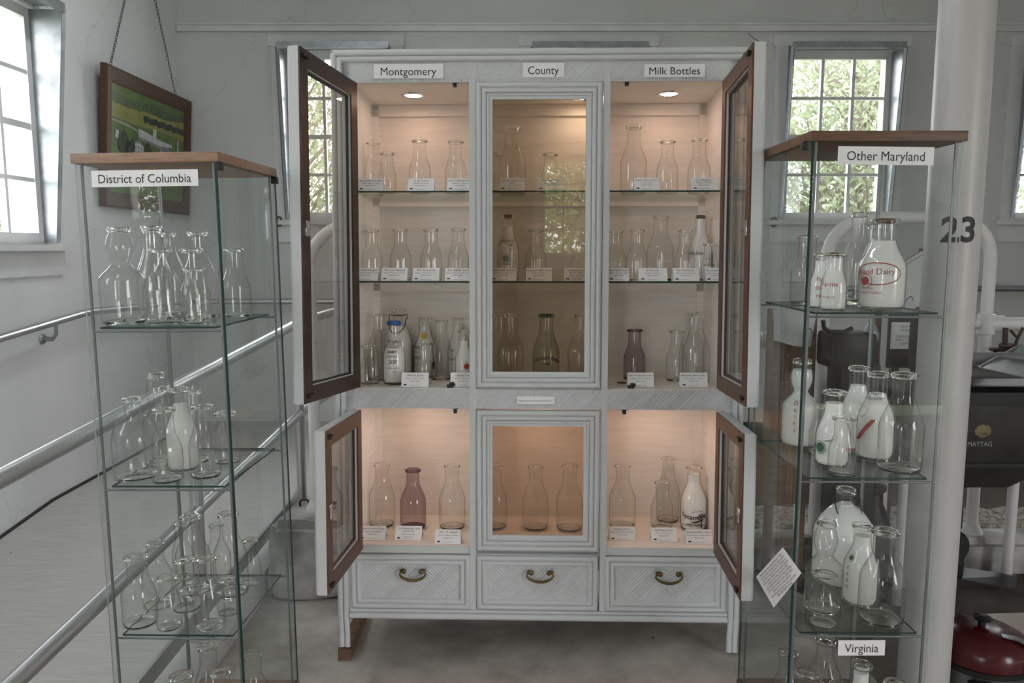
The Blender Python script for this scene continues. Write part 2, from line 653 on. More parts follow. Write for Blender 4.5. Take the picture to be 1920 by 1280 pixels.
def window(n, M, a, b, za, zb, cols=3, rows=4, wings=True, label=True):
    """sash in an opening a..b, za..zb of a wall; local y is outward"""
    w = bpy.data.objects.new('window_%d' % n, None)
    COL.objects.link(w)
    w.matrix_world = M
    struct(w)
    s = MB()
    st, mu = .042, .02
    s.box(a, a + st, .03, .07, za, zb)
    s.box(b - st, b, .03, .07, za, zb)
    s.box(a + st, b - st, .03, .07, za, za + .055)
    s.box(a + st, b - st, .03, .07, zb - .045, zb)
    x0, x1, y0, y1 = a + st, b - st, za + .055, zb - .045
    for i in range(1, cols):
        x = x0 + (x1 - x0) * i / cols
        s.box(x - mu / 2, x + mu / 2, .034, .066, y0, y1)
    for j in range(1, rows):
        z = y0 + (y1 - y0) * j / rows
        h = mu * (1.5 if j == rows // 2 else 1)
        s.box(x0, x1, .036, .064, z - h / 2, z + h / 2)
    s.build('sash', 'trim', w, smooth=0)
    g = MB()
    g.add([(x0, .05, y0), (x1, .05, y0), (x1, .05, y1), (x0, .05, y1)], [(0, 1, 2, 3)])
    g.build('window_glass', 'window', w, smooth=0)
    c = MB()
    cw_ = .085
    c.box(a - cw_, a - .004, -.018, 0, za - .02, zb + .09)
    c.box(b + .004, b + cw_, -.018, 0, za - .02, zb + .09)
    c.box(a - cw_ - .015, b + cw_ + .015, -.022, 0, zb + .03, zb + .10)
    c.box(a - cw_ - .02, b + cw_ + .02, -.06, .03, za - .03, za)
    c.box(a - cw_, b + cw_, -.016, 0, za - .15, za - .03)
    c.build('window_casing', 'trim', w, smooth=0)
    if wings:
        k = MB()
        for x, sg in ((a, -1), (b, 1)):
            t = .004
            xa, xb = x - t, x + t
            vs = []
            for xx in (xa, xb):
                vs += [(xx, .03, za + .01), (xx, -.03, za + .01), (xx, -.13, zb), (xx, .03, zb)]
            k.add(vs, [(0, 1, 2, 3), (7, 6, 5, 4), (0, 4, 5, 1), (1, 5, 6, 2), (2, 6, 7, 3), (3, 7, 4, 0)])
            # folded flange along the inner edge
            k.tube([(x + sg * .012, -.03, za + .01), (x + sg * .012, -.13, zb)], .012, 4)
        k.build('wind_guard', 'galv', w, smooth=0)
        k = MB()
        k.box(a - .012, b + .012, -.14, -.12, zb - .012, zb + .03)
        k.box(a, b, -.12, .03, zb + .014, zb + .018)
        k.build('guard_top_bar', 'galv', w, smooth=0)
    pm = M @ T((( a + b) / 2, .12, (za + zb) / 2))
    # portal just outside the glass, facing in
    return w


def P_back(px, py):
    p = on_y(px, py, YB)
    return p.x, p.z


WIN = []
MBK = T((0, YB, 0))
zt = P_back(1570, 96)[1]
zb_ = P_back(1570, 413)[1]
bk = []
for (pa, pb) in ((538, 734), (1000, 1204), (1471, 1669), (1908, 2106)):
    bk.append((P_back(pa, 255)[0], P_back(pb, 255)[0], zb_, zt))
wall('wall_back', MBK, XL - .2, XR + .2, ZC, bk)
MLW = T((XL, 0, 0)) @ Rz(pi / 2)
lw = [(3.14, 3.865, 1.38, 2.49), (.55, 1.28, 1.38, 2.49), (-2.1, -1.37, 1.38, 2.49)]
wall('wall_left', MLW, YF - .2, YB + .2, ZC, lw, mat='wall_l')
MRW = T((XR, 0, 0)) @ Rz(-pi / 2)
rw = []
added_side_door = (1.5, 3.7, -.1, 2.9)   # unseen opening added on the right to brighten the left wall
wall('wall_right', MRW, -YB - .2, -YF + .2, ZC, rw + [added_side_door])
MFW = T((0, YF, 0)) @ Rz(pi)
fw = [(-.70, .03, 1.95, 3.12)]
added_doorway = (1.5, 2.22, -.1, 2.2)   # unseen, added for soft daylight; open doorway behind the viewer
wall('wall_front', MFW, -XR - .2, -XL + .2, ZC, fw + [added_doorway], mat='wall_f')
nwin = 0
for MW, ops, gd in ((MBK, bk, True), (MLW, lw, True), (MRW, rw, False), (MFW, fw, False)):
    for (a, b, za, zb) in ops:
        nwin += 1
        window(nwin, MW, a, b, za, zb, wings=gd, cols=3 if b - a < .9 else 6)
        pm = MW @ T(((a + b) / 2, .16, (za + zb) / 2)) @ Rx(-pi / 2)
        po = portal('daylight_portal', (0, 0, 0), (0, 0, 0), b - a, zb - za)
        po.matrix_world = pm
_a, _b2, _z0, _z1 = added_doorway
portal('daylight_portal', (0, 0, 0), (0, 0, 0), _b2 - _a, _z1 - _z0).matrix_world = MFW @ T(((_a + _b2) / 2, .16, (_z0 + _z1) / 2)) @ Rx(-pi / 2)
_a, _b2, _z0, _z1 = added_side_door
portal('daylight_portal', (0, 0, 0), (0, 0, 0), _b2 - _a, _z1 - _z0).matrix_world = MRW @ T(((_a + _b2) / 2, .16, (_z0 + _z1) / 2)) @ Rx(-pi / 2)
m = MB()
m.box(XL - .2, XR + .2, YF - .2, YB + .2, ZC, ZC + .15)
struct(m.build('ceiling', 'ceiling', smooth=0))
# unseen glowing strips added on the ceiling to brighten left wall and ramp
MT['tube'] = emit('added_fill_glow', (.95, .98, 1.0), 24.0)
for k, (y0l, y1l, lab) in enumerate(((.5, 1.75, 'added unseen fill light on the ceiling over the foot of the ramp'), (2.5, 3.75, 'added unseen fill light on the ceiling over the top of the ramp'))):
    fl = thing('added_fill_light', lab, 'added light', T((-1.2, (y0l + y1l) / 2, ZC)))
    hl = (y1l - y0l) / 2
    MB().box(-.08, .08, -hl, hl, -.07, 0).build('housing', 'trim', fl, smooth=0)
    for dx in (-.04, .04):
        MB().tube([(dx, -hl + .03, -.092), (dx, hl - .03, -.092)], .019, 12).build('fill_tube', 'tube', fl, smooth=60)
# picture-rail board on the back wall
z0_, z1_ = P_back(960, 60)[1], P_back(960, 46)[1]
m = MB()
m.box(XL + .005, XR, YB - .03, YB, z0_, z1_ - .012)
m.box(XL + .005, XR, YB - .045, YB, z1_ - .012, z1_)
struct(m.build('trim_1', 'trim', smooth=0))

# floor slab: drains gently to the left
FA, FB = -.021, .0238


def floor_z(x):
    return FA + FB * x


m = MB()
GX, GY, GZ = 1.15, 2.74, -.30
fz = floor_z
m.add([(XL, YF, fz(XL)), (GX, YF, fz(GX)), (GX, GY, fz(GX)), (XR, GY, fz(XR)), (XR, 3.15, fz(XR)), (-1.0, 3.15, fz(-1.0)), (-1.0, 1.6, fz(-1)), (XL, 1.6, fz(XL))],
      [(0, 1, 2, 5, 6, 7), (2, 3, 4, 5)])
# sunken gutter on the right
m.add([(GX, YF, fz(GX)), (GX, GY, fz(GX)), (XR, GY, fz(XR)), (XR, YF, fz(XR)), (GX, YF, GZ), (GX, GY, GZ), (XR, GY, GZ), (XR, YF, GZ)],
      [(4, 7, 6, 5), (0, 4, 5, 1), (1, 5, 6, 2)])
struct(m.build('floor', 'floor', smooth=0, fixn=False))
# wheelchair ramp and landing along the left wall
m = MB()
za_, zl = floor_z(-1.6), .125
yr = 3.72
m.add([(XL, 1.6, za_ - .01), (-1.0, 1.6, za_ - .01), (-1.0, yr, zl), (XL, yr, zl), (-1.0, yr, -.15), (-1.0, 1.6, -.15)],
      [(0, 1, 2, 3), (1, 5, 4, 2)])
m.add([(XL, yr, zl), (.9, yr, zl), (.9, YB, zl), (XL, YB, zl)], [(0, 1, 2, 3)])
struct(m.build('floor_ramp', 'ramp', smooth=0, fixn=False))
m = MB()
m.add([(-1.0, 3.15, .115), (.9, 3.15, .115), (.9, yr, .124), (-1.0, yr, .124)], [(0, 1, 2, 3)])
m.add([(GX + .12, GY, fz(GX + .12) + .002), (XR, GY, fz(XR) + .002), (XR, 3.08, fz(XR) + .002), (GX - .1, 3.08, fz(GX - .1) + .002)], [(0, 1, 2, 3)])
m.add([(.9, 3.15, .115), (XR, 3.15, .115), (XR, YB, .12), (.9, YB, .12)], [(0, 1, 2, 3)])
struct(m.build('floor_stall', pbr('brown_stall_floor', (.085, .065, .052), .85, var=.5, scale=5), smooth=0, fixn=False))


m = MB()
jp = [(XL + .004, 1.0, floor_z(XL) + .004), (XL + .004, 1.6, floor_z(XL) + .006), (XL + .004, yr, zl + .004), (XL + .004, YB, zl + .004)]
m.tube(jp, .009, 6)
struct(m.build('trim_2', 'black', smooth=60))
# manger curb behind the display
def rough_block(x0, x1, y0, y1, z0, z1, amp, n, seed):
    rnd = random.Random(seed)
    bm = bmesh.new()
    bmesh.ops.create_cube(bm, size=1)
    for q in bm.verts:
        q.co = ((x0 + x1) / 2 + q.co.x * (x1 - x0), (y0 + y1) / 2 + q.co.y * (y1 - y0), (z0 + z1) / 2 + q.co.z * (z1 - z0))
    bmesh.ops.bevel(bm, geom=bm.edges[:], offset=.03, segments=2, affect='EDGES')
    bmesh.ops.subdivide_edges(bm, edges=bm.edges[:], cuts=n, use_grid_fill=True)
    for q in bm.verts:
        if q.co.z > z0 + .01:
            q.co += noise.noise_vector(q.co * 7 + Vector((seed, 0, 0))) * amp * 1.6 + noise.noise_vector(q.co * 25) * amp * .5
    bm.verts.index_update()
    m = MB()
    m.add([q.co.copy() for q in bm.verts], [[q.index for q in f.verts] for f in bm.faces])
    bm.free()
    return m


m = rough_block(-.62, XR, 3.07, 3.24, -.05, .175, .004, 3, 3)
struct(m.build('floor_curb', 'curb', smooth=60))
m = rough_block(-.97, -.60, 2.98, 3.30, -.06, .27, .016, 3, 5)
tag(m.build('curb_block', 'curb', smooth=60), 'rough whitewashed concrete block at the foot of the ramp railing', 'concrete block')

# outdoors
m = MB()
m.add([(-60, -60, -.6), (60, -60, -.6), (60, 60, -.6), (-60, 60, -.6)], [(0, 1, 2, 3)])
struct(m.build('ground', 'grass', smooth=0))


def tree(label, x, y, h, crown, nclump, seed, mat='leaf', spread=.42, size=.055, low=.9):
    rnd = random.Random(seed)
    t = thing('leafy_tree', label, 'tree', T((x, y, -.6)), 'trees outside the windows')
    tr = MB()
    tr.tube([(0, 0, 0), (.05, .02, h * .4), (-.06, .05, h * .9)], [.13, .09, .03], 8)
    lf = MB()
    vs, fs = [], []
    for k in range(nclump):
        while True:
            p = Vector((rnd.uniform(-1, 1), rnd.uniform(-1, 1), rnd.uniform(-1, 1)))
            if p.length < 1:
                break
        c = Vector((p.x * crown, p.y * crown, h * .62 + p.z * h * .55))
        if c.z < low:
            c.z = low + rnd.random() * .6
        if k % 7 == 0:
            b0 = Vector((0, 0, max(.6, c.z - .8 - rnd.random())))
            md = (b0 + c) / 2 + Vector((rnd.uniform(-.2, .2), rnd.uniform(-.2, .2), -.1))
            tr.tube([b0, md, c], [.028, .018, .006], 5, caps=False)
        for _ in range(26):
            q = c + Vector((rnd.gauss(0, spread), rnd.gauss(0, spread), rnd.gauss(0, spread * .7)))
            a = Vector((rnd.uniform(-1, 1), rnd.uniform(-1, 1), rnd.uniform(-1, 1))).normalized()
            b = a.cross(Vector((rnd.uniform(-1, 1), rnd.uniform(-1, 1), rnd.uniform(-1, 1)))).normalized()
            s = size * rnd.uniform(.6, 1.3)
            i = len(vs)
            vs += [q - a * s, q + b * s * .45, q + a * s, q - b * s * .45]
            fs.append((i, i + 1, i + 2, i + 3))
    lf.add(vs, fs)
    tr.build('trunk', 'bark', t, smooth=60)
    lf.build('foliage', mat, t, smooth=0, fixn=False)
    return t


tree('dense bright green tree filling the lower panes of the right window', 4.0, 9.2, 4.6, 1.7, 1000, 11, low=.8, size=.042)
tree('tall airy tree whose branches cross the upper right window', 6.6, 15.4, 11, 2.6, 340, 12, spread=.5, size=.06)
tree('bushy green tree behind the window at the left of the cabinet', -2.9, 9.4, 4.4, 1.6, 640, 13, size=.042)
tree('thin tall tree above the bush beyond the left of the cabinet', -4.6, 16.4, 11, 2.4, 320, 14, spread=.5, size=.06)
tree('light leafy tree outside the window on the left wall', -11.2, 18.2, 10, 2.4, 320, 15, spread=.5, size=.06)
tree('low green shrub tree under the left wall window', -7.6, 12.0, 4.2, 1.5, 360, 16, size=.05)
tree('dark green tree mirrored in the centre door pane', .8, -10.5, 8.5, 3.4, 1050, 17, mat='leaf2', size=.09, spread=.5)

# ================================================================== PIPES, RAILS, PILLAR
VPX = 1031.0


def rail_pt(px, py):
    return at_depth(px, py, 2.0 * 881.0 / (VPX - px))


def lerp(a, b, t):
    return a + (b - a) * t


A0, A1 = rail_pt(0, 897), rail_pt(560, 604)
B0, B1 = rail_pt(60, 1247), rail_pt(560, 776)
C0, C1 = rail_pt(300, 1243), rail_pt(573, 912)
rl = thing('ramp_railing', 'brushed aluminium pipe railing sloping along the ramp at left', 'railing')


def level(p, y2):
    return Vector((p.x + .05 * (y2 - p.y), y2, p.z))


def bend(p0, p1, y2):
    pts = [lerp(p0, p1, -.55), lerp(p0, p1, .5), lerp(p0, p1, .965), lerp(p0, p1, .99)]
    e = p1 + Vector((0, .02, -.001))
    return pts + [e, Vector((e.x, e.y + .06, e.z + .0015)), level(e, y2)]


MB().tube(bend(A0, A1, 5.3), .0225, 16).build('top_rail', 'alu', rl, smooth=60)
MB().tube(bend(B0, B1, 5.3), .0225, 16).build('middle_rail', 'alu', rl, smooth=60)
d = (C1 - C0)
mb = MB()
ca, cb = C0 - d * 1.2, C1 + d * .0
nrm = Vector((1, 0, 0))
vs = []
for p in (ca, cb):
    for dx in (-.006, .006):
        for dz in (-.028, .028):
            vs.append((p.x + dx, p.y, p.z + dz))
mb.add(vs, [(0, 1, 3, 2), (4, 6, 7, 5), (0, 2, 6, 4), (1, 5, 7, 3), (0, 4, 5, 1), (2, 3, 7, 6)])
mb.build('flat_bottom_bar', 'alu', rl, smooth=0)


def on_line(p0, p1, px):
    lo, hi = -1.0, 2.0
    for _ in range(50):
        mid = (lo + hi) / 2
        if proj(lerp(p0, p1, mid))[0] < px:
            lo = mid
        else:
            hi = mid
    return lerp(p0, p1, lo)


def ramp_z(y):
    return max(za_ - .01, min(zl, lerp(za_ - .01, zl, (y - 1.6) / (yr - 1.6))))


for px, py in ((357, None), (556, 955)):
    tp = on_line(A0, A1, px)
    bz = ramp_z(tp.y) - .01
    MB().tube([tp, (tp.x, tp.y, bz)], .0225, 14).build('post', 'alu', rl, smooth=60)
    MB().lathe([(0, 0), (.05, 0), (.05, .008), (.0, .008)], 16, M=T((tp.x, tp.y, bz + .008))).build('base_flange', 'alu', rl, smooth=40)
# eye bolt on the block
mb = MB()
e = at_depth(571, 944, 3.3)
mb.tube([e + Vector((.02 * cos(a), 0, .02 * sin(a))) for a in [i * pi / 8 for i in range(16)]], .005, 8, closed=True)
mb.build('eye_ring', 'wire', rl, smooth=60)

# wall handrail
hr = thing('wall_handrail', 'round metal handrail on brackets along the left wall', 'handrail')
xh = XL + .07
h0, h1 = on_x(0, 634, xh), on_x(150, 589, xh)
dd = h1 - h0
zb2 = on_y(530, 565, YB - .07).z
pts = [h0 - dd * 3.5, h0, h1 - dd * .05, h1 + Vector((0, .05, .003)), h1 + Vector((0, .15, .004)), Vector((xh, YB - .16, zb2)), Vector((xh + .04, YB - .09, zb2)), Vector((xh + .12, YB - .07, zb2)), Vector((.4, YB - .07, zb2))]
MB().tube(pts, .019, 14).build('rail', 'alu', hr, smooth=60)
for px in (104, -170):
    f = on_x(px, 642 if px > 0 else 700, XL + .004)
    r_ = on_line(h0, h1, px)
    mb = MB()
    mb.lathe([(0, 0), (.024, 0), (.026, .004), (.02, .012), (0, .012)], 18, M=T((XL, r_.y, r_.z - .085)) @ Ry(pi / 2))
    mb.tube([(XL + .008, r_.y, r_.z - .085), (XL + .05, r_.y, r_.z - .085), (XL + .07, r_.y, r_.z - .06), (xh, r_.y, r_.z - .015)], [.012, .011, .009, .008], 10)
    mb.build('wall_bracket', 'wire' if False else 'galv', hr, smooth=50)
br = thing('wall_pipe_rail', 'grey pipe rail fixed low across the back wall at right', 'handrail')
q = on_y(1870, 541, YB - .08)
MB().tube([(q.x - 1.2, q.y, q.z), (XR - .05, q.y, q.z)], .02, 12).build('rail', 'galv', br, smooth=60)
for x in (q.x - 1.0, q.x + .6):
    MB().tube([(x, YB, q.z - .06), (x, q.y, q.z - .06), (x, q.y, q.z)], .01, 8).build('wall_bracket', 'galv', br, smooth=60)


def hoop(label, pxl, pxr, pytop, zc, base_z=.16, rr=.024):
    a, b = at_depth(pxl, 520, zc), at_depth(pxr, 520, zc)
    y = 3.16
    a, b = on_y(pxl, 520, y), on_y(pxr, 520, y)
    top = on_y((pxl + pxr) / 2, pytop, y).z - rr
    R_ = .17
    pts = [(a.x, y, base_z), (a.x, y, .8), (a.x, y, top - R_)]
    for i in range(1, 9):
        an = pi - i * pi / 16
        pts.append((a.x + R_ + R_ * cos(an), y, top - R_ + R_ * sin(an)))
    for i in range(0, 9):
        an = pi / 2 - i * pi / 16
        pts.append((b.x - R_ + R_ * cos(an), y, top - R_ + R_ * sin(an)))
    pts += [(b.x, y, .8), (b.x, y, .16)]
    t = thing('stall_hoop', label, 'pipe hoop', group='white stall pipes')
    MB().tube(pts, rr, 16).build('pipe', 'pipe', t, smooth=60)
    for p in (a, b):
        MB().lathe([(.024, 0), (.045, 0), (.045, .02), (.03, .05), (.024, .05)], 16, M=T((p.x, y, base_z if p is a else .16))).build('foot_collar', 'pipe', t, smooth=40)
    return a, b, y


hoop('white bent pipe hoop rising behind the open left cabinet door', 581, 893, 411, 3.3, base_z=.262)
ha, hb, hy = hoop('white bent pipe hoop behind the right glass case and pillar', 1548, 1855, 396, 3.4)
# clamp-on cross pipe with ball fittings, right of the hoop
cp = thing('stall_cross_pipe', 'thick white cross pipe with ball fitting right of the pillar', 'pipe', group='white stall pipes')
cz = on_y(1850, 607, hy).z
mb = MB()
mb.tube([(hb.x - .01, hy, cz), (XR - .3, hy, cz)], .026, 16)
mb.build('pipe', 'pipe', cp, smooth=60)
mb = MB()
mb.lathe([(.0245, -.042), (.034, -.04), (.034, .04), (.0245, .042)], 18, M=T((hb.x, hy, cz)))
mb.build('clamp', 'pipe', cp, smooth=50)
mb = MB()
mb.lathe([(0, -.05), (.016, -.045), (.02, -.03), (.016, -.015), (.014, 0)], 14, M=T((hb.x - .015, hy, cz)) @ Ry(pi / 2))
mb.build('ball_end', 'pipe', cp, smooth=50)
MB().tube([(hb.x, hy, cz), (hb.x + .07, hy, cz)], .034, 16).build('coupling', 'pipe', cp, smooth=50)
MB().tube([(hb.x + .2, hy, cz), (hb.x + .27, hy, cz)], .036, 8).build('coupling', 'pipe', cp, smooth=30)
cp = thing('stall_elbow_pipe', 'white elbow pipe turning down seen through the right glass case', 'pipe', group='white stall pipes')
cz = on_y(1480, 636, hy).z
e0 = on_y(1440, 636, hy + .06)
e1 = on_y(1483, 634, hy + .06)
e2 = on_y(1507, 676, hy + .06)
MB().tube([e0 - Vector((.25, 0, 0)), e0, e1, e1 + Vector((.03, 0, -.012)), e2 + Vector((-.008, 0, .03)), e2, Vector((e2.x + .012, e2.y, .16))], .024, 14).build('pipe', 'pipe', cp, smooth=60)
MB().tube([e0 + Vector((-.03, 0, 0)), e0 + Vector((.03, 0, 0))], .036, 8).build('clamp', 'pipe', cp, smooth=30)
MB().tube([e1 + Vector((.0, -.05, .0)), e1 + Vector((.2, -.05, .0))], .02, 12).build('branch', 'pipe', cp, smooth=60)

# pillar with its stencilled number
PX, PY, PR = 1.322, 2.36, .0755
pl = bpy.data.objects.new('column', None)
COL.objects.link(pl)
pl.matrix_world = T((PX, PY, 0))
tag(pl, 'round white painted steel pillar with stencilled number behind right glass case', 'pillar', kind='structure')
MB().lathe([(PR, -.30), (PR, ZC)], 48).build('shaft', 'pillar', pl, smooth=60)


def slice_x(vs, fs, step):
    """cut flat lettering into narrow vertical strips so it can follow a curve"""
    bm = bmesh.new()
    bv = [bm.verts.new((v[0], v[1], 0)) for v in vs]
    for f in fs:
        try:
            bm.faces.new([bv[i] for i in f])
        except ValueError:
            pass
    x0, x1 = min(v[0] for v in vs), max(v[0] for v in vs)
    n = int((x1 - x0) / step)
    for i in range(1, n + 1):
        bmesh.ops.bisect_plane(bm, geom=bm.verts[:] + bm.edges[:] + bm.faces[:], plane_co=(x0 + i * step, 0, 0), plane_no=(1, 0, 0))
    bm.verts.index_update()
    out = [(v.co.x, v.co.y) for v in bm.verts], [tuple(v.index for v in f.verts) for f in bm.faces]
    bm.free()
    return out


def wrap(vs, rf, ang0, z0, eps=.0006, arch=0.0):
    """lettering (u, v) -> round a vertical surface of radius rf(z); ang 0 faces -y, positive to +x"""
    out = []
    for q in vs:
        u, v = q[0], q[1]
        z = z0 + v - arch * u * u
        r = rf(z) + eps
        a = ang0 + u / r
        out.append((r * sin(a), -r * cos(a), z))
    return out


fa = math.atan2(-PX, PY) * -1  # angle from -y towards the viewer
fa = -math.atan2(PX, PY)
vs, fs = slice_x(*text_geo('23', .100, sx=1.0), .005)
MB().add(wrap(vs, lambda z: PR, fa + .22, 1.400 - .018), fs).build('number', 'black_ink', pl, smooth=0, fixn=False)


# ================================================================== DISPLAY CABINET
YAW, TILT = -.0284, .0521
MC = T((0, 2.58, 1.0)) @ Rz(YAW) @ Rx(-TILT) @ T((0, 0, -1.0))
xA, xB, xC, xD, xE, xF = -.5356, -.1421, -.1202, .2984, .3197, .7083
xL, xR = -.5965, .7707
r7, r6, r5, r4, r3, r2, r1, r0, rt = .0986, .1337, .3269, .3514, .8254, .8930, 1.9034, 1.9704, 2.0056
DEP = .385
IN = DEP - .02
ceil_z = 1.9134
cab = thing('display_cabinet', 'wide white three-bay display cabinet with open glazed doors and lit shelves', 'cabinet', MC)


def half_round(u0, u1, y, bulge, n=6):
    return [(u0 + (u1 - u0) * (1 - cos(pi * i / n)) / 2, y - bulge * sin(pi * i / n)) for i in range(n + 1)]


m = MB()
# carcass: sides, top, bottom, slabs, partitions, face stiles
for a, b in ((xL + .012, xL + .032), (xR - .032, xR - .012)):
    m.box(a, b, .008, DEP, r7, rt - .03)
m.box(xL + .012, xR - .012, .0, DEP, ceil_z, rt - .025)
m.box(xL + .03, xR - .03, .004, DEP, r3, r2 - .001)
m.box(xL + .03, xR - .03, .004, DEP, r5, r4)
m.box(xL + .03, xR - .03, .02, DEP, r7 + .005, r6)
m.box(xL + .014, xA, .0, .02, r6, r0)
m.box(xF, xR - .014, .0, .02, r6, r0)
m.box(xB, xC, -.002, .02, r6, r0)
m.box(xD, xE, -.002, .02, r6, r0)
m.box(xB, xE, .004, .02, r5 - .004, r4 + .004)
m.build('carcass', 'white', cab, smooth=0)
m = MB()
zs1, zs2 = 1.5525, 1.2515
# lining: back panel with battens, inner sides, partitions, ceilings and floors of the bays
m.box(xA - .02, xF + .02, IN, DEP - .004, r5, ceil_z)
for a, b in ((xA - .019, xA), (xF, xF + .019)):
    m.box(a, b, .021, IN, r4 + .001, ceil_z)
for a, b in ((xB + .004, xC - .004), (xD + .004, xE - .004)):
    m.box(a, b, .021, IN, r4 + .001, ceil_z)
for a, b in ((xA, xB + .004), (xC - .004, xD + .004), (xE - .004, xF)):
    m.box(a, b, .012, IN, r4, r4 + .0012)
    m.box(a, b, .012, IN, r2 - .001, r2 + .001)
    m.box(a, b, .021, IN, ceil_z - .001, ceil_z)
    m.box(a, b, .021, IN, r3 - .001, r3)
yb_ = IN - .014
for px0, px1, zz0, zz1 in ((193, 218, None, None), (367, 387, None, None), (531, 545, None, None)):
    za2, zb2_ = on_y(760, px1, yb_, MC).z, on_y(760, px0, yb_, MC).z
    m.box(xA, xF, yb_, IN, za2, min(zb2_, ceil_z - .002))
for z0q, z1q in ((r4, r3), (r2, ceil_z)):
    for a in (xA, xE):
        m.box(a, a + .026, yb_, IN, z0q, z1q)
    for b in (xF, xB):
        m.box(b - .026, b, yb_, IN, z0q, z1q)
m.build('lining', 'inside', cab, smooth=0)

# twin reeded border: over the top, down both sides and out into the legs
for k, (ins, rr) in enumerate(((.0095, .0095), (.0285, .0095))):
    zt_ = rt - ins
    yy = -.004
    pl_ = [(xL + ins + .006, yy - .012, .004), (xL + ins + .004, yy - .004, .05), (xL + ins, yy, .11), (xL + ins, yy, .3), (xL + ins, yy, zt_ - .001)]
    pr_ = [(xR - ins, yy, zt_ - .001), (xR - ins, yy, .3), (xR - ins, yy, .11), (xR - ins - .004, yy - .004, .05), (xR - ins - .006, yy - .012, .004)]
    MB().tube(pl_, rr, 14).build('reeded_post', 'white', cab, smooth=60)
    MB().tube(pr_, rr, 14).build('reeded_post', 'white', cab, smooth=60)
    MB().tube([(xL + ins - .001, yy, zt_), (xR - ins + .001, yy, zt_)], rr, 14).build('cornice_reed', 'white', cab, smooth=60)
MB().box(xL + .02, xR - .02, -.004, .02, r0 - .003, rt - .02).build('cornice_backing', 'white', cab, smooth=0)
MB().box(xL + .002, xR - .002, -.006, DEP + .004, rt - .003, rt + .003, bv=.002).build('cabinet_top', 'white', cab, smooth=40)
for sx in (xL + .02, xR - .02):
    MB().tube([(sx, DEP - .02, 0), (sx, DEP - .02, .15)], .016, 12).build('back_leg', 'white', cab, smooth=60)
# bottom rail
MB().tube([(xL + .04, -.002, r7 + .011), (xR - .04, -.002, r7 + .011)], .011, 14).build('bottom_rail_reed', 'white', cab, smooth=60)
MB().tube([(xL + .04, .002, r7 + .028), (xR - .04, .002, r7 + .028)], .007, 10).build('bottom_rail_reed', 'white', cab, smooth=60)


def weave(x0, x1, z0, z1, y, cell=.030, bars=4):
    """basket-weave relief of diagonal canes on a flat panel"""
    m = MB()
    m.box(x0, x1, y, y + .01, z0, z1)
    w = cell / bars
    q = cell / sqrt(2)
    nx, nz = int((x1 - x0) / q) + 3, int((z1 - z0) / q) + 3
    for i in range(-1, nx):
        for j in range(-1, nz):
            if (i + j) % 2:
                continue
            cx_, cz_ = x0 + i * q, z0 + j * q
            sgn = 1 if ((i - j) // 2) % 2 == 0 else -1
            an = pi / 4 * sgn
            ux, uz = cos(an), sin(an)
            for b in range(bars):
                o = (b - (bars - 1) / 2) * w
                px_, pz_ = cx_ - uz * o, cz_ + ux * o
                hl = cell * .48
                hw_ = w * .33
                a = (px_ - ux * hl, pz_ - uz * hl)
                e = (px_ + ux * hl, pz_ + uz * hl)
                if min(a[0], e[0]) < x0 + .002 or max(a[0], e[0]) > x1 - .002 or min(a[1], e[1]) < z0 + .002 or max(a[1], e[1]) > z1 - .002:
                    # clip the cane to the panel by shortening it
                    pts_ = [(px_ + ux * hl * t, pz_ + uz * hl * t) for t in [k / 10 - 1 for k in range(21)]]
                    pts_ = [p for p in pts_ if x0 + .003 < p[0] < x1 - .003 and z0 + .003 < p[1] < z1 - .003]
                    if len(pts_) < 3:
                        continue
                    a, e = pts_[0], pts_[-1]
                nx_, nz_ = -uz * hw_, ux * hw_
                m.add([(a[0] - nx_, y, a[1] - nz_), (e[0] - nx_, y, e[1] - nz_), (e[0] + nx_, y, e[1] + nz_), (a[0] + nx_, y, a[1] + nz_),
                       (a[0], y - .0022, a[1]), (e[0], y - .0022, e[1])], [(0, 1, 5, 4), (2, 3, 4, 5), (0, 4, 3), (1, 2, 5)])
    return m


for a, b in ((xA - .012, xB), (xC, xD), (xE, xF + .012)):
    weave(a, b, r1, r0 - .002, .001).build('woven_frieze_panel', 'white', cab, smooth=0, fixn=False)
for a, b in ((xA - .03, xB), (xC, xD), (xE, xF + .03)):
    weave(a, b, r3 + .002, r2 - .002, .0).build('woven_middle_band', 'white', cab, smooth=0, fixn=False)

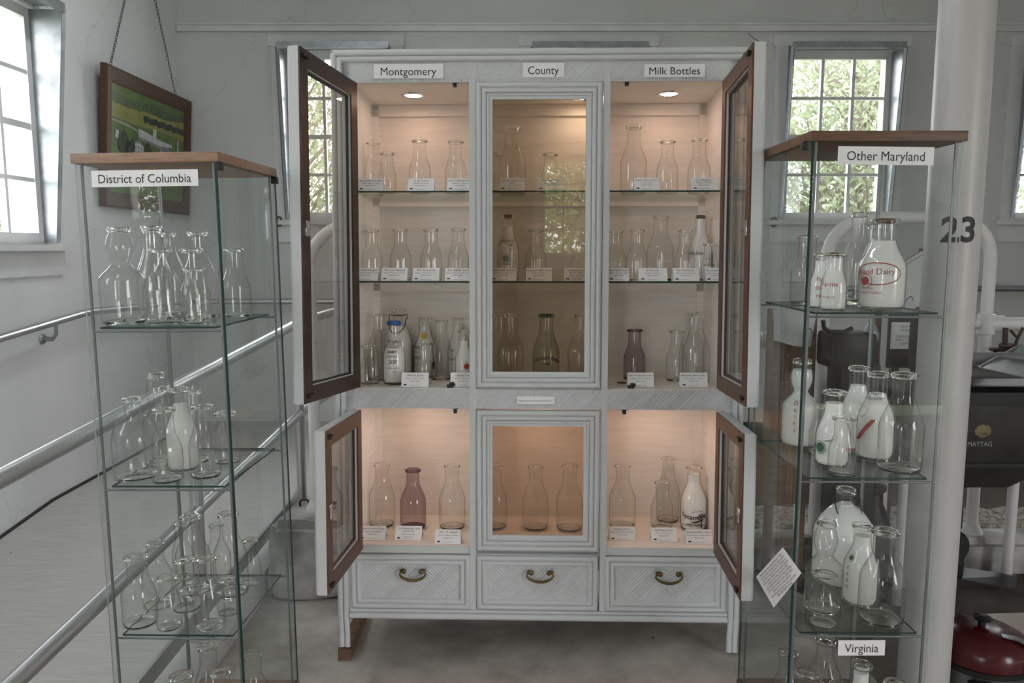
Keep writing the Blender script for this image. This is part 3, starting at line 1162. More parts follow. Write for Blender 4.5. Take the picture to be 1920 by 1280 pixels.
# drawers
for a, b in ((xA - .0139, xB), (xC + .001, xD - .006), (xE - .003, xF + .0157)):
    z0d, z1d = r6 + .002, r5 - .003
    y0d = -.004
    dm = weave(a + .036, b - .036, z0d + .036, z1d - .036, y0d + .004, cell=.036)
    dm.box(a + .01, b - .01, y0d + .01, y0d + .02, z0d + .01, z1d - .01)
    prof = [(0, y0d + .014), (0, y0d)] + half_round(.0005, .0165, y0d, .008)[1:] + half_round(.018, .0335, y0d, .007) + [(.0345, y0d), (.0365, y0d + .005)]
    dm.ringframe(a, b, z0d, z1d, prof)
    dr = dm.build('drawer', 'white', cab, smooth=45, fixn=False)
    xm, zm = (a + b) / 2 + .01, z1d - .052
    hm = MB()
    pts = []
    for i in range(17):
        t = i / 16
        an = pi * t
        pts.append((xm - .046 * cos(an) * (1.06 if .1 < t < .9 else .92), y0d - .010 - .012 * sin(an), zm - .034 * sin(an) ** .8 + .004))
    pts = [(xm - .030, y0d - .014, zm + .003), (xm - .040, y0d - .015, zm + .006)] + pts + [(xm + .040, y0d - .015, zm + .006), (xm + .030, y0d - .014, zm + .003)]
    rr = [.003] * 2 + [.0028 + .0022 * sin(pi * i / 16) for i in range(17)] + [.003] * 2
    hm.tube(pts, rr, 10)
    for sx in (-.030, .030):
        hm.lathe([(0, .012), (.006, .011), (.009, .006), (.0075, .0), (.004, -.012)], 14, M=T((xm + sx, y0d - .013, zm)) @ Rx(pi / 2))
    hm.build('bail_handle', 'brass', dr, smooth=60)


# closed centre doors
def closed_door(z0d, z1d, pane):
    a, b = xC + .0005, xD - .003
    y = -.003
    prof = [(0, y + .014), (0, y)] + half_round(.0005, .0175, y, .009)[1:] + half_round(.019, .034, y + .001, .008) + half_round(.0355, .044, y + .003, .005) + [(.046, y + .004), (.054, y + .004), (.054, y + .016), (0, y + .016)]
    d = MB().ringframe(a, b, z0d, z1d, prof).build('centre_door', 'white', cab, smooth=50, fixn=False)
    g = MB()
    g.add([(a + .05, y + .010, z0d + .05), (b - .05, y + .010, z0d + .05), (b - .05, y + .010, z1d - .05), (a + .05, y + .010, z1d - .05)], [(0, 1, 2, 3)])
    g.build('tinted_pane', pane, d, smooth=0)


closed_door(r2 + .004, r1 - .002, 'bronze')
closed_door(r4 - .012, r3 - .004, 'bronze')


# four open doors: white outside and edges, bare brown wood inside
def open_door(hx, z0d, z1d, ang, side, wood, w=.405):
    """side -1: hinge at left; local x runs from the hinge to the free edge, y into the cabinet when closed"""
    d = bpy.data.objects.new('open_door', None)
    COL.objects.link(d)
    d.parent = cab
    if side < 0:
        d.matrix_local = T((hx, 0, 0)) @ Rz(-ang)
        fl = 1
    else:
        d.matrix_local = T((hx, 0, 0)) @ Rz(ang)
        fl = -1
    fr = .052
    th = .027

    def X(x):
        return fl * x
    m = MB()

    def bx(x0, x1, y0, y1, zz0, zz1):
        a, b = sorted((X(x0), X(x1)))
        m.box(a, b, y0, y1, zz0, zz1)
    for args in ((0, fr, z0d, z1d), (w - fr, w, z0d, z1d), (fr, w - fr, z0d, z0d + fr), (fr, w - fr, z1d - fr, z1d)):
        bx(args[0], args[1], -.004, th - .005, args[2], args[3])
    a, b = sorted((X(0), X(w)))
    m.ringframe(a, b, z0d, z1d, half_round(.0, .018, -.004, .009) + half_round(.019, .034, -.004, .008) + half_round(.0355, .046, -.004, .005))
    m.build('door_frame', 'white', d, smooth=45)
    m = MB()
    e = .0015
    for args in ((e, fr - .003, z0d + e, z1d - e), (w - fr + .003, w - e, z0d + e, z1d - e), (fr - .003, w - fr + .003, z0d + e, z0d + fr - .003), (fr - .003, w - fr + .003, z1d - fr + .003, z1d - e)):
        a, b = sorted((X(args[0]), X(args[1])))
        m.box(a, b, th - .0055, th, args[2], args[3])
    m.build('inner_wood_frame', wood, d, smooth=0)
    m = MB()
    for args in ((fr - .004, fr + .008, z0d + fr, z1d - fr), (w - fr - .008, w - fr + .004, z0d + fr, z1d - fr), (fr, w - fr, z0d + fr - .004, z0d + fr + .006), (fr, w - fr, z1d - fr - .006, z1d - fr + .004)):
        a, b = sorted((X(args[0]), X(args[1])))
        m.box(a, b, th - .017, th - .011, args[2], args[3])
    m.build('glazing_bead', 'black' if wood == 'brown' else 'brown', d, smooth=0)
    g = MB()
    a, b = sorted((X(fr - .002), X(w - fr + .002)))
    g.add([(a, .010, z0d + fr - .002), (b, .010, z0d + fr - .002), (b, .010, z1d - fr + .002), (a, .010, z1d - fr + .002)], [(0, 1, 2, 3)])
    g.build('door_pane', 'doorpane', d, smooth=0)
    # strike plate, catches
    zm = (z0d + z1d) / 2
    a, b = sorted((X(w - .040), X(w - .016)))
    MB().box(a, b, th, th + .004, zm - .022, zm + .022, bv=.0015).build('latch_plate', 'chrome', d, smooth=40)
    for zz in (z0d + .022, z1d - .022):
        a, b = sorted((X(w - .045), X(w - .015)))
        MB().box(a, b, th, th + .010, zz - .005, zz + .005, bv=.001).build('catch_stud', 'black', d, smooth=40)
    return d


open_door(xA, r2 + .004, r1 - .002, radians(100.0), -1, 'brown')
open_door(xF, r2 + .004, r1 - .002, radians(88.0), 1, 'midbrown')
open_door(xA, r4 - .012, r3 - .004, radians(91.5), -1, 'midbrown')
open_door(xF, r4 - .012, r3 - .004, radians(87.5), 1, 'midbrown')

# glass shelves
for z in (zs1, zs2):
    for a, b in ((xA + .003, xB + .001), (xC + .001, xD - .001), (xE - .001, xF - .003)):
        g = MB()
        y0g, y1g, hz = .03, IN - .016, .0027
        g.add([(a, y0g, z - hz), (b, y0g, z - hz), (b, y1g, z - hz), (a, y1g, z - hz), (a, y0g, z + hz), (b, y0g, z + hz), (b, y1g, z + hz), (a, y1g, z + hz)],
              [(0, 3, 2, 1), (4, 5, 6, 7)], 0)
        g.add([(a, y0g, z - hz), (b, y0g, z - hz), (b, y0g, z + hz), (a, y0g, z + hz)], [(0, 1, 2, 3)], 1)
        g.build('glass_shelf', ['pane', 'edge'], cab, smooth=0, fixn=False)

# recessed lamps
for (px, py) in ((775, 178), (1092, 182), (1254, 175)):
    p = on_z(px, py, ceil_z, MC)
    lm = MB().lathe([(.030, -.0015), (.034, -.006), (.041, -.005), (.043, -.0012), (.030, -.0012)], 28, M=T((p.x, p.y, p.z)), closed=True).build('lamp_ring', 'chrome', cab, smooth=50)
    MB().lathe([(0, -.006), (.02, -.005), (.030, -.0015)], 24, M=T((p.x, p.y, p.z))).build('lamp_lens', 'lens_dim' if px == 1092 else 'lens', lm, smooth=60)
for x in (-.335, .092, .515):
    p = Vector((x, .19, r3 - .001))
    lm = MB().lathe([(.030, -.0015), (.034, -.006), (.041, -.005), (.043, -.0012), (.030, -.0012)], 28, M=T(p), closed=True).build('lamp_ring', 'chrome', cab, smooth=50)
    MB().lathe([(0, -.006), (.02, -.005), (.030, -.0015)], 24, M=T(p)).build('lamp_lens', 'lens', lm, smooth=60)
# spring catches on the frame
for (px, py, z) in ((853, 163, ceil_z - .001), (1175, 162, ceil_z - .001), (854, 770, r3 - .001), (1170, 771, r3 - .001)):
    q = on_y(px, py, .03, MC)
    m = MB()
    m.box(q.x - .012, q.x + .012, .022, .04, z - .004, z, bv=.001)
    m.box(q.x - .006, q.x + .006, .018, .036, z - .018, z - .003, bv=.002)
    m.build('door_catch', 'black', cab, smooth=40)
for (px, py) in ((845, 722), (1183, 721)):
    q = on_y(px, py, .03, MC)
    m = MB()
    m.box(q.x - .012, q.x + .010, .016, .036, r2 + .001, r2 + .012, bv=.002)
    m.box(q.x - .003, q.x + .014, .014, .03, r2 + .008, r2 + .02, bv=.003)
    m.build('door_catch', 'black', cab, smooth=40)


# paper signs on the frieze
def sign(label, rect, txt, y, M=MC, name='paper_sign', th=.0006, rot=0.0, tw=.8, tcap=None, ink='black_ink', cut=None, grp=None):
    px0, py0, px1, py1 = rect
    p0, p1 = on_y(px0, py1, y, M), on_y(px1, py0, y, M)
    w, hh = p1.x - p0.x, p1.z - p0.z
    o = MB().box(-w / 2, w / 2, -th, 0, -hh / 2, hh / 2).build(name, 'paper', smooth=0)
    o.matrix_world = M @ T(((p0.x + p1.x) / 2, y, (p0.z + p1.z) / 2)) @ Ry(rot)
    tag(o, label, 'sign', grp)
    lines = txt if isinstance(txt, list) else [(txt, 0, tw, tcap)]
    m = MB()
    for t, dz, twf, cap in lines:
        vs, fs = text_fit(t, w * twf, hh * cap if cap else None)
        z0t = -hh * .15 if not cap else -hh * cap * .36
        m.add([(v[0], -th - .0005, v[1] + z0t + dz * hh) for v in vs], fs)
    m.build('lettering', ink, o, smooth=0, fixn=False)
    return o


SG = 'white name signs taped on the displays'
sign('white sign reading Montgomery over the left cabinet bay', (701, 119.5, 831, 147.5), 'Montgomery', -.003, tw=.80, tcap=.80)
sign('white sign reading County over the middle cabinet bay', (980, 117.5, 1058, 145), 'County', -.003, tw=.74, tcap=.80)
sign('white sign reading Milk Bottles over the right cabinet bay', (1208, 120, 1322, 145), 'Milk Bottles', -.003, tw=.84, tcap=.82)
sign('tiny white donor placard on the woven band between the centre doors', (969, 743, 1040, 757), 'Display cabinet donated by Sally Merrill Jones', -.004, tw=.88)
# wedge that levels the left side
wq = on_y(646, 1217, -.03, MC)
wf = (MC @ Vector((wq.x, -.035, 0)))
m = MB()
l0 = .40
fz0 = floor_z(wf.x)
m.add([(wf.x - .022, wf.y, fz0), (wf.x + .022, wf.y, fz0), (wf.x + .022, wf.y + l0, fz0), (wf.x - .022, wf.y + l0, fz0),
       (wf.x - .022, wf.y, .0005 + (MC @ Vector((wq.x, -.02, .002))).z), (wf.x + .022, wf.y, .0005 + (MC @ Vector((wq.x, -.02, .002))).z),
       (wf.x + .022, wf.y + l0, (MC @ Vector((wq.x, .38, 0))).z), (wf.x - .022, wf.y + l0, (MC @ Vector((wq.x, .38, 0))).z)],
      [(0, 3, 2, 1), (4, 5, 6, 7), (0, 1, 5, 4), (1, 2, 6, 5), (2, 3, 7, 6), (3, 0, 4, 7)])
tag(m.build('wooden_shim', 'wood', smooth=0), 'flat brown wooden strip under the left cabinet feet', 'wooden shim')

# ================================================================== GLASS CASES
CZ = (.3933, .7972, 1.2082)
CW, CD, CH = .365, .426, 1.635


def lean(r):
    return T((0, 0, .9)) @ Ry(r) @ T((0, 0, -.9))


ML = T((-.8796, 2.1431, -.0419)) @ Rz(-.0363) @ lean(-.0102)
MR = T((.8831, 2.0752, 0)) @ Rz(-.0103) @ lean(.0016)


def pane(m, p00, p10, p11, p01, n, th):
    """thin box whose two faces are slot 0 and four edges slot 1"""
    n = Vector(n) * th
    A = [Vector(q) for q in (p00, p10, p11, p01)]
    Bq = [q + n for q in A]
    m.add(A + Bq, [(0, 1, 2, 3), (7, 6, 5, 4)], 0)
    m.add(A + Bq, [(0, 4, 5, 1), (1, 5, 6, 2), (2, 6, 7, 3), (3, 7, 4, 0)], 1)


def showcase(label, M, door, oak):
    t = thing('glass_showcase', label, 'display case', M)
    hx, hy_ = CW / 2, CD / 2
    MB().box(-hx, hx, -hy_, hy_, CH - .024, CH, bv=.0012).build('wooden_top', oak, t, smooth=30)
    MB().box(-hx, hx, -hy_, hy_, .0, .03, bv=.0012).build('wooden_base', oak, t, smooth=30)
    z0c, z1c = .03, CH - .024
    gx, gy, th = hx - .006, hy_ - .006, .004
    for nm, args in (('front_pane', ((-gx, -gy, z0c), (gx, -gy, z0c), (gx, -gy, z1c), (-gx, -gy, z1c), (0, 1, 0))),
                     ('back_pane', ((-gx, gy, z0c), (gx, gy, z0c), (gx, gy, z1c), (-gx, gy, z1c), (0, -1, 0))),
                     ('side_pane', ((-door * gx, -gy, z0c), (-door * gx, gy, z0c), (-door * gx, gy, z1c), (-door * gx, -gy, z1c), (door, 0, 0)))):
        m = MB()
        pane(m, *args, th)
        m.build(nm, ['pane', 'edgepale'], t, smooth=0)
    m = MB()
    dx = door * (gx + .003)
    pane(m, (dx, -gy - .004, z0c + .003), (dx, gy + .004, z0c + .003), (dx, gy + .004, z1c - .003), (dx, -gy - .004, z1c - .003), (-door, 0, 0), .006)
    dr = m.build('glass_door', ['pane', 'edge'], t, smooth=0)
    for yy in (-gy + .006, gy - .006):
        m = MB()
        m.box(min(dx, dx + door * .012) - .008, max(dx, dx + door * .012) - .004 + .008 * 0, yy - .012, yy + .012, z1c - .020, z1c, bv=.001)
        m.build('hinge_clip', 'black', dr, smooth=30)
    for sx in (-1, 1):
        for sy in (-1, 1):
            MB().box(sx * (gx - .012) - .0025, sx * (gx - .012) + .0025, sy * (gy - .010) - .0025, sy * (gy - .010) + .0025, z0c, z1c).build('corner_post', 'post', t, smooth=0)
    for z in CZ:
        m = MB()
        a, b, y0g, y1g, hz = -.148, .148, -.196, .186, .0025
        V8 = [(a, y0g, z - hz * 2), (b, y0g, z - hz * 2), (b, y1g, z - hz * 2), (a, y1g, z - hz * 2), (a, y0g, z), (b, y0g, z), (b, y1g, z), (a, y1g, z)]
        m.add(V8, [(0, 3, 2, 1), (4, 5, 6, 7)], 0)
        m.add(V8, [(0, 1, 5, 4), (1, 2, 6, 5), (2, 3, 7, 6), (3, 0, 4, 7)], 1)
        m.build('glass_shelf', ['pane', 'edge'], t, smooth=0, fixn=False)
        for yy in (-gy + .010, gy - .010):
            MB().tube([(-gx + .012, yy, z - .011), (gx - .012, yy, z - .011)], .003, 8).build('shelf_rail', 'post', t, smooth=60)
    return t


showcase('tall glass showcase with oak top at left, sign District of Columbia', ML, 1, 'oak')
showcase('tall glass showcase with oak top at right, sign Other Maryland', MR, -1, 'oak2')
yfp = -CD / 2 + .0055
sign('white paper sign reading District of Columbia on the left case glass', (173, 317, 370.5, 351), 'District of Columbia', yfp, M=ML, rot=radians(-1.6) * 0, tw=.87, tcap=.76)
sign('white paper sign reading Other Maryland under the right case top', (1570, 275, 1752, 309), 'Other Maryland', yfp, M=MR, rot=radians(.6), tw=.81, tcap=.74)
sign('small white sign reading Virginia low on the right case glass', (1570.5, 1200, 1660, 1228), 'Virginia', yfp, M=MR, rot=radians(-.6), tw=.72, tcap=.80)


# ================================================================== MILK BOTTLES
# shape: shoulder height, neck height (fractions of H), neck radius, lip radius (fractions of R), bulb
KIND = {
    'quart': (.48, .80, .50, .61, None),
    'pint': (.45, .76, .58, .73, None),
    'half': (.42, .76, .66, .85, None),
    'tall': (.50, .86, .40, .52, None),
    'jug': (.52, .80, .34, .46, None),
    'gallon': (.56, .83, .27, .33, None),
    'squat': (.56, .82, .66, .80, None),
    'square': (.62, .86, .42, .54, None),
    'cream': (.50, .645, .42, .52, (.645, .93, .62)),
}


def profile(kind, H, R):
    s, n, rn, rlip, bulb = KIND[kind]
    lipz = .945 if kind not in ('half', 'squat') else .93
    P = [(.0, .0), (.72 * R, .0), (.86 * R, .006 * H), (.95 * R, .022 * H), (R, .06 * H), (R, .25 * H), (R, s * H * .92)]
    st = s * .92
    for i in range(1, 11):
        t = i / 10
        k = (1 - cos(pi * t)) / 2
        k = k * .8 + t * t * (3 - 2 * t) * .2
        if kind in ('gallon', 'jug'):
            k = .65 * (1 - sqrt(1 - t * t)) + .35 * k
        P.append(((1 + (rn - 1) * k) * R, (st + (n - st) * t) * H))
    if bulb:
        b0, b1, rb = bulb
        for i in range(1, 11):
            t = i / 10
            end = rlip * .86
            base = rn + (end - rn) * t
            P.append(((base + (rb - (rn + end) / 2) * sin(pi * t) ** .9) * R, (b0 + (b1 - b0) * t) * H))
        lipz = max(lipz, b1 + .005)
    P.append((rn * R * (1 if not bulb else rlip * .86 / rn), lipz * H))
    return P, lipz * H, P[-1][0], rlip * R


def radius_at(P, z):
    for (r0_, z0q), (r1_, z1q) in zip(P[1:-1], P[2:]):
        if z0q <= z <= z1q and z1q > z0q:
            return r0_ + (r1_ - r0_) * (z - z0q) / (z1q - z0q)
    return P[-1][0]


GL = {'clear': ('bottle', 'bottle_lip'), 'amethyst': ('amethyst', 'amethyst_lip'), 'aqua': ('aqua', 'aqua_lip')}


def bottle(label, kind, M, H, R, group, glass='clear', fill=None, cap=None, prints=(), ribs=0, wire=False, face=0.0):
    body, lipm = GL[glass]
    t = thing('milk_bottle', label, 'milk bottle', M, group)
    P, lz, lr, lipR = profile(kind, H, R)
    m = MB()
    if ribs:
        m.lathe(P[1:], 48)
        b = []
        for (x, y, z) in m.v:
            r = sqrt(x * x + y * y)
            a = math.atan2(y, x)
            k = 1 + .018 * cos(ribs * a) * (1 if .1 * H < z < .9 * H else 0)
            b.append((x * k, y * k, z))
        m.v = b
    else:
        m.lathe(P[1:], 32)
    m.build('bottle_body', body, t, smooth=70)
    m = MB()
    hl = H - lz
    ir = lr - .0035
    m.lathe([(lr, lz), (lipR * .97, lz + hl * .15), (lipR, lz + hl * .45), (lipR * .97, lz + hl * .8), (lr + .001, H), (ir, H - hl * .1), (ir - .0005, lz)], 32, closed=True)
    m.build('lip', lipm, t, smooth=70)
    m = MB()
    m.lathe([(0, .0022 + .02 * H), (R * .7, .0022 + .012 * H), (R * .9, .045 * H), (R * .93, .03 * H), (R * .84, .010 * H), (R * .70, .0012), (0, .0035)], 32)
    m.build('heel', lipm, t, smooth=70)
    if fill:
        zt_ = fill * H
        q = [(0, .032 * H)]
        q.append((R * .80, .032 * H))
        q.append((R - .004, .075 * H))
        for (r, z) in P[5:]:
            if z < zt_ - .002:
                q.append((max(r - .004, .003), z))
        q.append((max(radius_at(P, zt_) - .004, .003), zt_))
        q.append((0, zt_ + .001))
        MB().lathe(q, 32).build('milk', 'milk', t, smooth=50)
    if cap:
        MB().lathe([(0, H - .2 * hl), (ir - .0004, H - .2 * hl), (ir - .0004, H - .5 * hl), (0, H - .5 * hl)] if cap == 'cap_brown' else
                   [(0, H + .003), (lipR * .85, H + .003), (lipR + .0012, H), (lipR + .0014, lz + hl * .2), (lipR + .0004, lz + hl * .2), (lipR + .0004, H - .0005), (0, H)], 28).build('bottle_cap', cap, t, smooth=40)
    for (txt, zf, size, ang, ink, arch) in prints:
        m = MB()
        if txt.startswith('#'):
            vs, fs = shape(txt, size)
        else:
            vs, fs = text_geo(txt, size)
        vs, fs = slice_x(vs, fs, .0045)
        m.add(wrap(vs, lambda z: radius_at(P, z), face + ang, zf * H, .0009, arch), fs)
        m.build('printed_mark', ink, t, smooth=0, fixn=False)
    if wire:
        m = MB()
        zz = lz - .012
        rr_ = radius_at(P, zz) + .0025
        m.tube([(rr_ * cos(a), rr_ * sin(a), zz) for a in [i * pi / 12 for i in range(24)]], .0016, 8, closed=True)
        m.build('neck_wire', 'wire', t, smooth=60)
        m = MB()
        w = rr_ + .012
        pts = [(-rr_, 0, zz), (-w, 0, zz + .004), (-w - .002, -.006, zz - .008)]
        for i in range(0, 13):
            a = pi * i / 12
            pts.append((-(w - .002) * cos(a), -.012 - .052 * sin(a), zz - .014 - .050 * sin(a) ** .7))
        pts += [(w + .002, -.006, zz - .008), (w, 0, zz + .004), (rr_, 0, zz)]
        m.tube(pts, .0017, 8)
        m.build('bail_wire', 'wire', t, smooth=60)
    return t


def shape(code, size):
    """simple printed marks: #disc, #oval, #ring, #bar, #tree, #stripe"""
    vs, fs = [], []
    if code == '#disc':
        vs = [(size * cos(2 * pi * i / 24), size * sin(2 * pi * i / 24)) for i in range(24)]
        fs = [tuple(range(24))]
    elif code in ('#oval', '#ring'):
        ax = 2.1 if code == '#oval' else 1.0
        n = 40
        for i in range(n):
            a = 2 * pi * i / n
            vs += [(ax * size * cos(a), size * sin(a)), ((ax * size - size * .09) * cos(a), (size - size * .09) * sin(a))]
        fs = [(2 * i, 2 * ((i + 1) % n), 2 * ((i + 1) % n) + 1, 2 * i + 1) for i in range(n)]
    elif code == '#bar':
        n = 16
        for i in range(n + 1):
            x = size * (2 * i / n - 1)
            vs += [(x, -size * .05), (x, size * .05)]
        fs = [(2 * i, 2 * i + 2, 2 * i + 3, 2 * i + 1) for i in range(n)]
    elif code == '#swash':
        n = 18
        for i in range(n + 1):
            t = i / n
            x = size * (2 * t - 1)
            y = size * (.55 * t * t)
            h = size * .16 * sin(pi * t) ** .7 + size * .01
            vs += [(x, y - h), (x, y + h * .5)]
        fs = [(2 * i, 2 * i + 2, 2 * i + 3, 2 * i + 1) for i in range(n)]
    elif code == '#hills':
        pts = [(-1, .0), (-.75, .35), (-.55, .2), (-.3, .6), (-.05, .3), (.25, .75), (.55, .35), (.8, .5), (1, .1)]
        for (x, y) in pts:
            vs += [(x * size, y * size), (x * size, y * size - size * .08)]
        fs = [(2 * i, 2 * i + 1, 2 * i + 3, 2 * i + 2) for i in range(len(pts) - 1)]
    elif code == '#tree':
        def quad(x0, y0, x1, y1, w0, w1):
            b = len(vs)
            dx, dy = x1 - x0, y1 - y0
            l = sqrt(dx * dx + dy * dy)
            nx, ny = -dy / l, dx / l
            vs.extend([((x0 - nx * w0) * size, (y0 - ny * w0) * size), ((x0 + nx * w0) * size, (y0 + ny * w0) * size), ((x1 + nx * w1) * size, (y1 + ny * w1) * size), ((x1 - nx * w1) * size, (y1 - ny * w1) * size)])
            fs.append((b, b + 1, b + 2, b + 3))
        quad(0, -1, .05, .1, .14, .09)
        for (x, y) in ((-.7, .7), (-.3, 1.0), (.15, 1.1), (.55, .9), (.85, .5)):
            quad(.05, .1, x, y, .06, .02)
        r_ = random.Random(9)
        for (x, y) in ((-.7, .75), (-.35, 1.05), (.1, 1.2), (.55, 1.0), (.9, .6), (-.1, .8), (.35, .75)):
            b = len(vs)
            vs.extend([((x + .22 * cos(2 * pi * i / 9) * r_.uniform(.6, 1.1)) * size, (y + .17 * sin(2 * pi * i / 9) * r_.uniform(.6, 1.1)) * size) for i in range(9)])
            fs.append(tuple(range(b, b + 9)))
    elif code == '#stripe':
        vs = [(-size, -size), (-size * .5, -size), (size, size), (size * .6, size)]
        fs = [(0, 1, 2, 3)]
    elif code == '#spoon':
        vs = [(.18 * size * cos(2 * pi * i / 14), -size * .8 + .36 * size * sin(2 * pi * i / 14)) for i in range(14)]
        fs = [tuple(range(14))]
        b = len(vs)
        vs += [(-.05 * size, -.5 * size), (.05 * size, -.5 * size), (.05 * size, size), (-.35 * size, size), (-.35 * size, .92 * size), (-.05 * size, .9 * size)]
        fs += [(b, b + 1, b + 2, b + 5), (b + 2, b + 3, b + 4, b + 5)]
    return vs, fs


def top_height(M, c, ytop):
    lo, hi = .02, .6
    for _ in range(40):
        mid = (lo + hi) / 2
        if proj(M @ Vector((c.x, c.y, c.z + mid)))[1] > ytop:
            lo = mid
        else:
            hi = mid
    return lo


def put(M, zs, cx, ybot, ytop, hw, yl=None, clamp=None):
    """stand a bottle on the level zs of frame M: centre column cx, its foot at pixel row ybot (or at depth yl)"""
    if yl is None:
        p = on_z(cx, ybot, zs, M)
        zc = proj(M @ p)[2]
        R = hw * zc / FPX
        eye = M.inverted() @ EYE
        d = Vector((p.x - eye.x, p.y - eye.y, 0)).normalized()
        c = p + d * R * .85
    else:
        p = on_y(cx, (ybot + ytop) / 2, yl, M)
        c = Vector((p.x, yl, zs))
    R = hw * proj(M @ c)[2] / FPX
    if clamp:
        x0, x1, y0, y1 = clamp
        c.x = min(max(c.x, x0 + R), x1 - R)
        c.y = min(max(c.y, y0 + R), y1 - R)
        R = hw * proj(M @ c)[2] / FPX
    H = top_height(M, c, ytop)
    return c, R, H


PLACED = {}


def stand(M, zs, group, clamp, rows, yl=None):
    made = []
    for r in rows:
        label, kind, cx, ytop, ybot, hw = r[:6]
        kw = dict(r[6]) if len(r) > 6 else {}
        y = kw.pop('yl', yl)
        c, R, H = put(M, zs, cx, ybot, ytop, hw, y, clamp)
        # keep neighbours apart: slide back along the line of sight until it no longer meets an earlier bottle
        eye = M.inverted() @ EYE
        d = Vector((c.x - eye.x, c.y - eye.y, 0)).normalized()
        side = Vector((-d.y, d.x, 0))
        c0 = c.copy()
        for shrink in range(14):
            best = None
            for ti in range(-16, 42):
                for si in range(-7, 8):
                    t_, s_ = ti * .006, si * .005
                    cost = abs(t_) * (1.0 if t_ > 0 else 1.3) + 2.5 * abs(s_)
                    if best and cost >= best[0]:
                        continue
                    q = c0 + d * t_ + side * s_
                    if not (clamp[0] + R - 1e-6 <= q.x <= clamp[1] - R + 1e-6 and clamp[2] + R - 1e-6 <= q.y <= clamp[3] - R + 1e-6):
                        continue
                    if any((Vector((q.x, q.y)) - Vector((c2.x, c2.y))).length < R + R2 + .0008 for (c2, R2, H2) in made):
                        continue
                    best = (cost, q)
            if best:
                c = best[1]
                break
            R *= .95
        H = top_height(M, c, ytop)
        made.append((c, R, H))
        face = -math.atan2(c.x - eye.x, c.y - eye.y)
        kw.setdefault('face', face)
        bottle(label, kind, M @ T((c.x, c.y, zs + .0004)), H, R, group, **kw)
    return made


# ---- left glass case
CL_ = (-.172, .172, -.198, .196)
stand(ML, CZ[2], 'bottles on the top shelf of the left case', CL_, [
    ('wide clear cream-top bottle at the front left of the left case top shelf', 'cream', 220, 426, 608, 40, {'yl': -.135}),
    ('ribbed clear pint in the front middle of the left case top shelf', 'quart', 297, 466, 608, 35, {'ribs': 20, 'yl': -.14}),
    ('short squat clear jar at the front right of the left case top shelf', 'squat', 366, 502, 608, 27, {'yl': -.15}),
    ('clear pint standing alone at the right end of the left case top shelf', 'pint', 442, 466, 594, 26, {'yl': .07}),
    ('clear half pint just behind the squat jar on the left case top shelf', 'half', 362, 465, 600, 25, {'yl': -.065}),
    ('tall clear quart with dark streaked neck behind the ribbed pint in left case', 'quart', 289, 423, 598, 31, {'yl': -.03}),
    ('clear quart with wide lip beside the cream-top on the left case top shelf', 'quart', 256, 429, 597, 28, {'yl': .06}),
    ('tall clear quart at the back right of the left case top shelf', 'quart', 374, 434, 595, 30, {'yl': .04}),
    ('clear quart with slim shoulder at the back middle of the left case top shelf', 'tall', 316, 436, 594, 27, {'yl': .14}),
])
stand(ML, CZ[1], 'bottles on the second shelf of the left case', CL_, [
    ('wide round-shouldered clear jug at front left of the left case second shelf', 'jug', 241, 744, 905, 40),
    ('ribbed clear pint in the front middle of the left case second shelf', 'pint', 315, 765, 906, 29, {'ribs': 18}),
    ('clear pint with thick lip right of the ribbed pint on left case second shelf', 'pint', 387, 759, 900, 28),
    ('short wide clear jar at the right of the left case second shelf', 'squat', 427, 772, 872, 25),
    ('white filled quart in the middle of the left case second shelf', 'quart', 345, 726, 886, 29, {'fill': .80}),
    ('clear cream-top bottle rising above the others on the left case second shelf', 'cream', 304, 699, 884, 29),
    ('clear quart behind the wide jug on the left case second shelf', 'quart', 270, 727, 880, 26),
    ('small plain-necked clear bottle at the back of the left case second shelf', 'tall', 374, 731, 876, 22),
])
stand(ML, CZ[0], 'bottles on the third shelf of the left case', CL_, [
    ('clear pint at the front left corner of the left case third shelf', 'pint', 256, 1041, 1181, 31),
    ('clear half pint in the front middle of the left case third shelf', 'half', 319, 1080, 1187, 23),
    ('clear pint at the front right of the left case third shelf', 'pint', 395, 1043, 1186, 28),
    ('clear half pint with pinched neck behind the front right pint in left case', 'half', 429, 1084, 1156, 20),
    ('clear pint touching lips with the front right pint on left case third shelf', 'pint', 352, 1048, 1150, 26),
    ('clear quart behind the front left pint on the left case third shelf', 'quart', 292, 1016, 1146, 28),
    ('tall clear quart with amber-tinged lip at back right of left case third shelf', 'quart', 436, 961, 1124, 31),
    ('tall clear quart at the back middle of the left case third shelf', 'quart', 366, 965, 1121, 32),
    ('small clear half pint at the far right of the left case third shelf', 'half', 474, 1010, 1103, 17),
    ('ribbed clear bottle half hidden by the back right quart in left case', 'quart', 412, 982, 1100, 22, {'ribs': 16}),
    ('small clear bottle behind the back middle quart of the left case third shelf', 'pint', 338, 979, 1092, 19),
])


